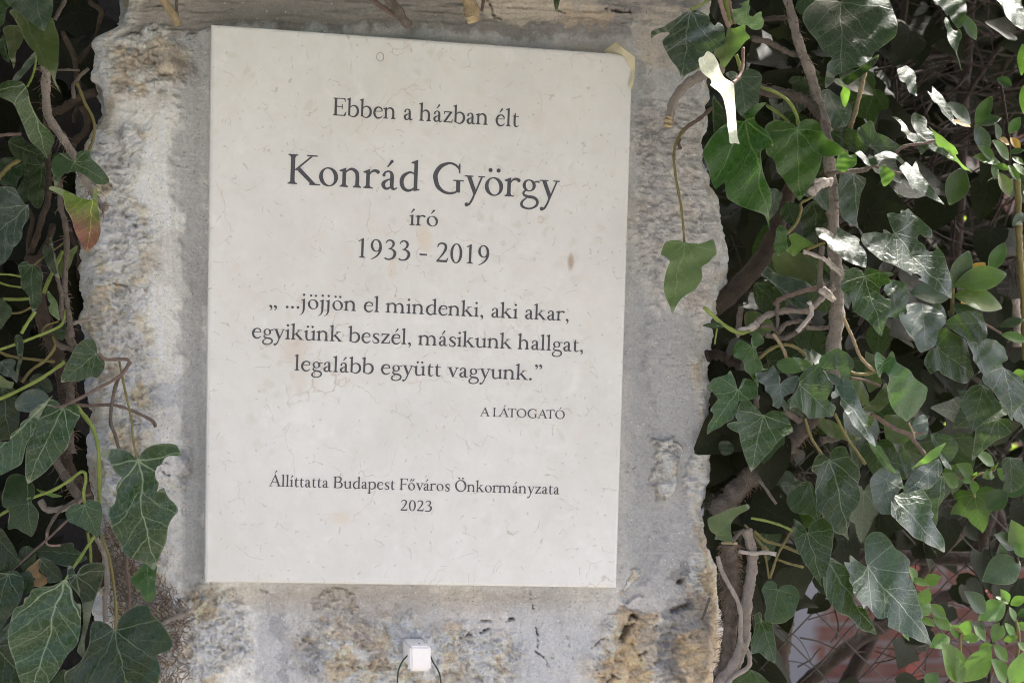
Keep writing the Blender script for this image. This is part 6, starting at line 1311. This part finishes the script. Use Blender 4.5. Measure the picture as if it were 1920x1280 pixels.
for a in [(330, 1278, 238, 1020, 1.25, 'shrub', 1.5), (365, 1268, 540, 1045, 1.05, 'shrub', 1.8), (345, 1285, 325, 1112, .8, 'shrub', 1.2), (628, 1275, 545, 1125, 1.15, 'shrub', 1.5), (655, 1290, 770, 1075, 1.3, 'shrub', 1.5),
          (620, 775, 458, 878, 1.15, 'shrub', 3), (640, 780, 600, 690, 1.0, 'shrub', 3.2), (655, 785, 755, 735, 1.1, 'shrub', 3), (650, 800, 690, 892, 1.0, 'shrub', 3.2), (600, 900, 545, 1018, 1.2, 'shrub', 3.4),
          (612, 1010, 705, 985, 1.0, 'shrub', 3.4), (550, 1040, 642, 1145, 1.15, 'shrub', 3), (620, 900, 690, 1000, 1.1, 'shrub', 3.6), (700, 1020, 770, 1085, 1.1, 'shrub', 3), (455, 1065, 545, 1035, 1.0, 'shrub', 2.4),
          (345, 975, 270, 925, 1.2, 'shrub', 2.4), (335, 975, 412, 880, 1.15, 'shrub', 2.2), (352, 1000, 468, 995, 1.2, 'shrub', 2.2), (270, 990, 152, 1048, 1.15, 'shrub', 2.4), (425, 925, 505, 1015, 1.1, 'shrub', 2.6),
          (165, 855, 285, 945, 1.1, 'shrub', 2.2), (140, 785, 255, 872, 1.1, 'shrub', 2), (150, 785, 60, 850, 1.2, 'shrub', 1.8), (85, 785, 140, 680, 1.3, 'shrub', 1.6), (62, 650, 15, 545, 1.15, 'shrub', 1.4),
          (25, 625, 145, 660, .9, 'shrub', 1.2), (105, 650, 218, 605, 1.2, 'shrub', 1.8), (85, 870, 182, 918, 1.0, 'shrub', 2.2), (560, 735, 645, 775, .9, 'shrub', 3), (500, 835, 375, 700, 1.0, 'shrubdark', 2.6),
          (120, 1285, 200, 1215, 1.6, 'shrubdark', 1.5), (-40, 940, 20, 1010, .8, 'shrub', 2), (-20, 905, 60, 960, .9, 'shrub', 2), (-60, 850, -10, 870, 1.3, 'shrub', 2), (500, 960, 420, 905, 1.0, 'shrubdark', 4), (560, 960, 640, 880, 1.3, 'shrubdark', 4.4),
          (700, 850, 780, 820, 1.2, 'shrubdark', 3.6), (700, 900, 780, 950, 1.2, 'shrub', 3.8), (690, 425, 565, 340, 1.15, 'shrubdark', 2), (715, 510, 485, 630, 1.25, 'shrubdark', 2.4), (720, 440, 670, 255, 1.2, 'shrub', 2), (675, 400, 760, 490, 1.2, 'shrub', 1.6),
          (590, 520, 600, 390, 1.2, 'shrubdark', 3), (500, 185, 640, 60, 1.4, 'shrubdark', 2.6), (610, 95, 760, -20, 1.3, 'shrubdark', 2.4)]:
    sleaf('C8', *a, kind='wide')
for a in [(578, 1092, 448, 988, 1.0, 'shrub', 1.5), (600, 1112, 728, 1222, 1.05, 'shrub', 1.5), (560, 1135, 492, 1178, 1.2, 'shrub', 1.4), (552, 1145, 558, 1192, 1.2, 'shrub', 1.3), (545, 1130, 575, 1095, 1.1, 'shrub', 1.3), (580, 1100, 615, 1065, .9, 'shrub', 1.5),
          (420, 1168, 303, 1078, 1.1, 'shrub', 2), (405, 1175, 350, 1215, 1.2, 'shrub', 2), (430, 1205, 425, 1300, 1.15, 'shrub', 1.8), (305, 1245, 195, 1150, 1.15, 'shrub', 2.2), (265, 1120, 320, 1080, 1.1, 'shrub', 2.4), (190, 1140, 290, 1090, 1.0, 'shrub', 2.6), (410, 1190, 445, 1140, .9, 'shrub', 2.2),
          (630, 110, 830, 150, .95, 'shrub', 1), (700, 430, 840, 400, 1.3, 'shrub', 1), (620, 50, 800, -10, .9, 'shrubdark', 2)]:
    sleaf('C5', *a, kind='oval' if a[4] < 1.05 else 'wide')
for a in [(735, 1212, 588, 1170, .95, 'shrub', 2.5), (742, 1205, 625, 1092, .95, 'shrub', 2.7), (845, 1205, 738, 1048, 1.0, 'shrub', 2.7), (598, 938, 690, 1150, 1.15, 'grey', 3), (598, 935, 720, 720, .9, 'shrubdark', 3.4), (770, 1055, 752, 920, 1.15, 'shrubdark', 3.2), (605, 935, 790, 880, 1.0, 'shrubdark', 3.6),
          (870, 1180, 960, 1230, 1.2, 'shrub', 2.4), (740, 1230, 850, 1270, .9, 'shrub', 2.4), (850, 1150, 960, 1120, 1.0, 'shrubdark', 3), (560, 930, 380, 770, 1.2, 'shrubdark', 4), (850, 1000, 930, 880, 1.2, 'shrubdark', 3.8), (560, 950, 430, 900, .7, 'yellow', 4.2), (860, 1030, 930, 1120, 1.2, 'yellow', 3.8), (850, 1080, 780, 1040, 1.1, 'yellow', 3.9), (950, 330, 945, 560, .6, 'shrub', 2), (955, 640, 960, 850, .6, 'shrub', 2), (760, 590, 870, 640, 1.4, 'shrubdark', 4), (600, 300, 500, 110, .9, 'shrubdark', 4), (910, 120, 890, -30, 1.2, 'shrubdark', 3)]:
    sleaf('B3', *a)
for a in [(362, 942, 758, 842, .95, 'shrub', 1.2), (355, 1018, 728, 1090, 1.15, 'shrub', 1.2), (335, 965, 478, 685, 1.1, 'shrubdark', 1.8), (345, 950, 260, 800, .9, 'shrub', 1.6), (330, 1010, 40, 985, 1.15, 'shrubdark', 1.4), (345, 1080, 590, 1290, 1.1, 'shrubdark', 1.2), (440, 900, 590, 770, 1.2, 'yellow', 2.2), (400, 1000, 595, 930, 1.0, 'yellow', 2.4), (420, 1110, 430, 1010, 1.0, 'yellow', 2.4), (650, 20, 665, 140, 1.15, 'shrub', 2.4), (760, 40, 850, 155, 1.1, 'shrub', 2.4), (690, 95, 780, 272, 1.2, 'olive', 2.8), (800, 30, 890, 110, 1.3, 'shrub', 2.2), (880, 400, 800, 490, 1.0, 'shrubdark', 2), (420, 60, 330, 330, 1.2, 'shrubdark', 4), (620, 830, 740, 620, 1.0, 'shrubdark', 4), (310, 1130, 360, 1200, .9, 'grey', 1.6), (700, 20, 560, -10, 1.0, 'shrub', 2.6)]:
    sleaf('C2', *a)
for cr_, ps, rr, mt, y0, y1 in (('C2', '828,140 838,300 842,500 850,700 860,850 880,1180 890,1500', 6.5, 'olive', 3, 2.6), ('C2', '818,1040 825,1150 832,1400', 8, 'light', 2.4, 2.4), ('C2', '340,1250 342,1060 345,960', 4, 'olive', 1.4, 1.4),
                       ('C5', '430,1330 420,1180 560,1130 590,1090', 2.6, 'olive', 2, 1.6), ('C5', '160,1130 260,1165 350,1190 420,1180', 2.4, 'rust', 2.6, 2.2), ('C8', '330,1300 340,1000 345,960 250,900 150,790 80,700', 3, 'olive', 2, 2.2), ('C8', '520,1300 530,1050 600,900 640,790', 3.4, 'dark', 3.4, 3.4), ('C8', '640,1320 690,1150 710,1000 690,880', 3, 'olive', 3.2, 3.2), ('B3', '600,1000 600,930', 3, 'green', 3.2, 3.2), ('C5', '510,35 560,60 630,100', 2.4, 'rust', 1.6, 1.2), ('C8', '700,540 690,430 690,300', 4, 'dark', 2.4, 2.2), ('B3', '840,1300 850,1100 830,900 780,600', 3, 'dark', 4, 4)):
    stem_(SH, cr_, ps, rr, mt, y0, y1)

# ------------------------------------------------------------------ trees and brush behind, fence, far wall
def tree_bits(label, cat, base, specs, leaves=None, name='tree'):
    t = empty(name, base, label, cat)
    for k, (cr_, ps, r0, r1, Y0, Y1, mt) in enumerate(specs):
        stem_(t, cr_, ps, r0, mt, Y0, Y1, name='trunk' if k == 0 else 'branch', r1=r1, rough=.12, sides=10)
    return t
tree_bits('slim brown sapling trunk standing behind the wire fence, close to the wall', 'tree', at(1455, 1800, .45),
          [('C6', '590,380 578,440 565,560 560,660 545,760 530,900 510,1050 490,1290 480,1500', 22, 30, 44, 46, 'brown'), ('C6', '585,420 560,480 470,520 380,540', 7, 5, 40, 38, 'dark'), ('C6', '600,430 640,390 700,220', 9, 7, 42, 40, 'brown')])
tree_bits('dark leaning trunks crossing behind the wire fence at the lower right', 'tree', at(1640, 1800, .5),
          [('P', '1690,1110 1640,1180 1600,1260 1570,1330', 16, 24, 48, 46, 'dark'), ('P', '1675,1165 1625,1190 1570,1230 1500,1290', 17, 19, 46, 44, 'dark'), ('P', '1885,905 1855,960 1835,1040 1842,1090 1800,1110 1740,1130 1690,1160', 20, 17, 46, 46, 'dark'),
           ('P', '1870,880 1830,960 1790,1010 1745,1055 1720,1090', 14, 12, 38, 40, 'brown'), ('P', '1850,910 1880,1010 1850,1070', 18, 16, 48, 48, 'dark')])
tree_bits('dark upright trunk deep in the thicket at the upper right', 'tree', at(1805, 1800, .7),
          [('P', '1818,-60 1812,60 1805,180 1800,320 1790,500', 19, 17, 50, 55, 'dark'), ('P', '1700,-40 1690,80 1685,200', 10, 9, 45, 45, 'dark'), ('P', '1640,340 1620,420 1618,520', 14, 12, 35, 35, 'dark'), ('P', '1800,200 1850,120 1900,60', 8, 6, 50, 45, 'dark')])
BR = MB(); random.seed(31)
def twig(x, y, L, ang_, r, Y):
    pts = []; a = ang_
    for i in range(5):
        pts.append(at(x, y, Y + i*.004)); x += L*math.cos(a)/5; y += L*math.sin(a)/5; a += random.gauss(0, .22); Y += random.gauss(0, .015)
    C_ = catmull(pts, 3); V, F = tube_geo(C_, np.linspace(r, r*.5, len(C_)), 5, 0, False); BR.add(V, F)
for k in range(420):
    x = random.uniform(1570, 1990); y = random.uniform(-60, 640)
    twig(x, y, random.uniform(60, 260), random.choice((random.gauss(.2, .6), random.gauss(2.4, .5))), random.uniform(.0006, .0022), random.uniform(.16, .75))
for k in range(170):
    x = random.uniform(1400, 1990); y = random.uniform(600, 1300)
    twig(x, y, random.uniform(60, 220), random.gauss(-.6, .9), random.uniform(.0005, .0013), random.uniform(.12, .5))
for k in range(120):
    x = random.uniform(1330, 1560); y = random.uniform(380, 1000)
    twig(x, y, random.uniform(60, 200), random.uniform(0, 6.28), random.uniform(.0006, .002), random.uniform(.12, .6))
o = BR.build('dry_brush', BM['dark'], None, True)
tag(o, 'tangle of thin dry brown twigs behind the ivy and the wire fence', 'brush', None, 'stuff')
HB = empty('hedge', at(1700, 1700, .9), 'dark hedge foliage standing behind the dry twigs', 'hedge')
def hhole(x, y):
    if y > 1010: return True
    for cx, cy, rx, ry in ((1840, 60, 60, 45), (1760, 110, 30, 30), (1850, 190, 45, 40), (1790, 400, 55, 45), (1700, 390, 25, 40), (1895, 360, 22, 60), (1860, 560, 45, 30), (1440, 130, 35, 40), (1385, 450, 40, 55), (1780, 770, 40, 30), (1650, 390, 20, 20), (1590, 250, 30, 20), (1880, 840, 25, 25), (1900, 480, 25, 30)):
        if ((x-cx)/rx)**2 + ((y-cy)/ry)**2 < (1 if cy in (130, 450, 770, 400, 840) else .5): return True
    return False
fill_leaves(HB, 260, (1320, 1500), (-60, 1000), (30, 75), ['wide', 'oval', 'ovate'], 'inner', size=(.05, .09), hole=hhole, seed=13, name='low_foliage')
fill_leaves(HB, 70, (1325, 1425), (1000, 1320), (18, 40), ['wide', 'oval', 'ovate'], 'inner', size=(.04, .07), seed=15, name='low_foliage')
fill_leaves(HB, 900, (1340, 2900), (-900, -100), (70, 150), ['wide', 'oval', 'ovate'], 'shrubdark', size=(.07, .12), beam=True, above=True, seed=14, name='added_shade_foliage')  # out-of-view hedge top added to keep sun off the leaves below
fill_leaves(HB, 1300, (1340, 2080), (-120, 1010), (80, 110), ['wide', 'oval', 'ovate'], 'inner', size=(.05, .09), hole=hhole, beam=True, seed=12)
SB = empty('bush', at(1650, 1500, 1.5), 'sunlit yellow green bush glimpsed through gaps in the ivy', 'bush')
mb = MB(); random.seed(41)
for cx, cy, rx, ry, n in ((1445, 115, 30, 14, 14), (1455, 148, 22, 12, 10), (1368, 437, 12, 10, 5), (1400, 455, 14, 10, 7), (1805, 395, 24, 22, 14), (1835, 395, 30, 18, 10), (1900, 440, 20, 26, 14), (1775, 772, 36, 16, 20), (1830, 88, 12, 8, 5), (1856, 92, 10, 10, 5), (1852, 122, 18, 10, 7), (1885, 830, 18, 14, 8), (1710, 190, 14, 8, 4), (1735, 190, 14, 8, 4), (1620, 190, 14, 8, 5), (1600, 212, 10, 10, 4), (1745, 140, 24, 10, 4), (1885, 600, 16, 10, 6), (1660, 325, 10, 6, 3)):
    for k in range(n):
        p = at(random.gauss(cx, rx*.6), random.gauss(cy, ry*.6), random.uniform(1.2, 1.7)); a = random.uniform(0, 6.28)
        tpl_leaf(mb, p, (math.cos(a), -.2, math.sin(a)), (random.gauss(.5, .4), -.5, .8), random.uniform(.015, .03), 'wide', 1.1)
o = mb.build('foliage', LM['lime'], SB, True, uv=True); o['kind'] = 'stuff'

FN = empty('chain_link_fence', at(1640, 1900, .26), 'thin dark chain link fence with a rail, between the ivy and the brick building', 'fence')
wmx, nt, b = new_mat('weathered_wire'); b.inputs['Base Color'].default_value = (0.030, 0.028, 0.028, 1); b.inputs['Roughness'].default_value = 0.6; b.inputs['Metallic'].default_value = 0.3
n1 = noise(nt, 60, 4); nt.links.new(mixc(nt, n1, (0.02, 0.018, 0.018), (0.07, 0.055, 0.045)), b.inputs['Base Color'])
mb = MB(); p0 = at(1390, 0, .26); p1 = at(2050, 1300, .26)
pitch = .066; zlo, zhi = -1.45, -.13
for s in (1, -1):
    x = p0.x - 2.0
    while x < p1.x + 2.0:
        P = []
        z = zlo; k = 0
        while z <= zhi:
            xx = x + s*(z-zlo); P.append((xx + .004*math.sin(z*31+x*9), .26 + (.0022 if (k % 2) else -.0022)*s, z + .003*math.sin(x*40))); z += pitch/2; k += 1
        P = [q for q in P if p0.x - .02 < q[0] < p1.x]
        if len(P) > 2:
            V, F = tube_geo(np.array(P), np.full(len(P), .0009), 5, 0, False); mb.add(V, F)
        x += pitch
mb.build('wire_mesh', wmx, FN, True)
mb = MB(); a = at(1395, 1032, .285); c_ = at(2000, 1050, .285); mb.add(*tube_geo(catmull([a, (a+c_)/2 + Vector((0, 0, -.002)), c_], 8), np.full(17, .0085), 8, .05)); mb.build('rail', BM['dark'], FN, True)

# brick building
bw, nt, b = new_mat('old_brickwork')
tc = nd(nt, 'ShaderNodeTexCoord'); mp = nd(nt, 'ShaderNodeMapping'); mp.inputs['Rotation'].default_value = (math.pi/2, 0, 0)
nt.links.new(tc.outputs['Object'], mp.inputs[0])
sx = nd(nt, 'ShaderNodeSeparateXYZ'); nt.links.new(tc.outputs['Object'], sx.inputs[0])
cb = nd(nt, 'ShaderNodeCombineXYZ'); nt.links.new(sx.outputs[0], cb.inputs[0]); nt.links.new(sx.outputs[2], cb.inputs[1])
bt = nd(nt, 'ShaderNodeTexBrick', inp={'Color1': (0.095, 0.032, 0.019, 1), 'Color2': (0.15, 0.06, 0.037, 1), 'Mortar': (0.14, 0.12, 0.105, 1), 'Scale': 1.0, 'Mortar Size': 0.009, 'Brick Width': 0.25, 'Row Height': 0.077})
nt.links.new(cb.outputs[0], bt.inputs['Vector'])
n1 = noise(nt, 1.3, 5); n2 = noise(nt, 14, 5)
c = mixc(nt, ramp(nt, n2, .4, .7, 0, .7), bt.outputs[0], (0.16, 0.09, 0.065))
w_ = math_n(nt, 'ADD', math_n(nt, 'SUBTRACT', at(1545, 1150, 5.0).x - 2.0, sx.outputs[0]), math_n(nt, 'MULTIPLY_ADD', n1, .6, -.3))
c = mixc(nt, math_n(nt, 'MULTIPLY', ramp(nt, w_, -.02, .02), ramp(nt, w_, .7, .74, 1, 0)), c, (0.20, 0.193, 0.187))
nt.links.new(c, b.inputs['Base Color']); b.inputs['Roughness'].default_value = .9
bump(nt, bt.outputs['Fac'], b, -.4, .01)
bx0 = at(1300, 640, 5.0).x
BW = empty('brick_building', (2.0, 5.0, -1.5), 'blurred old brick building with a whitewashed corner, far behind the wire fence', 'building')
mb = MB(); mb.box((bx0 - .5, 5.25, .1), (7.1, .25, 1.6)); mb.build('wall', bw, BW)
mb = MB(); mb.box((bx0 - .5, 5.2, 1.76), (7.3, .45, .05)); mb.build('eave', BM['dark'], BW)

rp, nt, b = new_mat('orange_red_paint'); n1 = noise(nt, 12, 4); nt.links.new(mixc(nt, n1, (0.10, 0.013, 0.007), (0.14, 0.02, 0.010)), b.inputs['Base Color']); b.inputs['Roughness'].default_value = .45
RP = empty('red_gate', at(1700, 1500, 2.6), 'blurred orange red painted metal gate frame in front of the brick building', 'gate')
def bar(x0, y0, x1, y1, r, name):
    a = at(x0, y0, 2.6); c_ = at(x1, y1, 2.6); dx = Vector((r, 0, 0)) if abs(y1-y0) > abs(x1-x0) else Vector((0, 0, r)); dy = Vector((0, r, 0))
    bq = MB(); bq.add([a-dx-dy, a+dx-dy, a+dx+dy, a-dx+dy, c_-dx-dy, c_+dx-dy, c_+dx+dy, c_-dx+dy], [(0, 1, 2, 3), (7, 6, 5, 4), (0, 4, 5, 1), (1, 5, 6, 2), (2, 6, 7, 3), (3, 7, 4, 0)])
    bq.build(name, rp, RP)
bar(1707, 1040, 1702, 1900, .022, 'post'); bar(1690, 1056, 1735, 1058, .015, 'rail'); bar(1840, 1118, 1890, 1114, .013, 'rail')
bar(1728, 1070, 1726, 1130, .014, 'bar'); bar(1755, 330, 1752, 440, .012, 'bar')
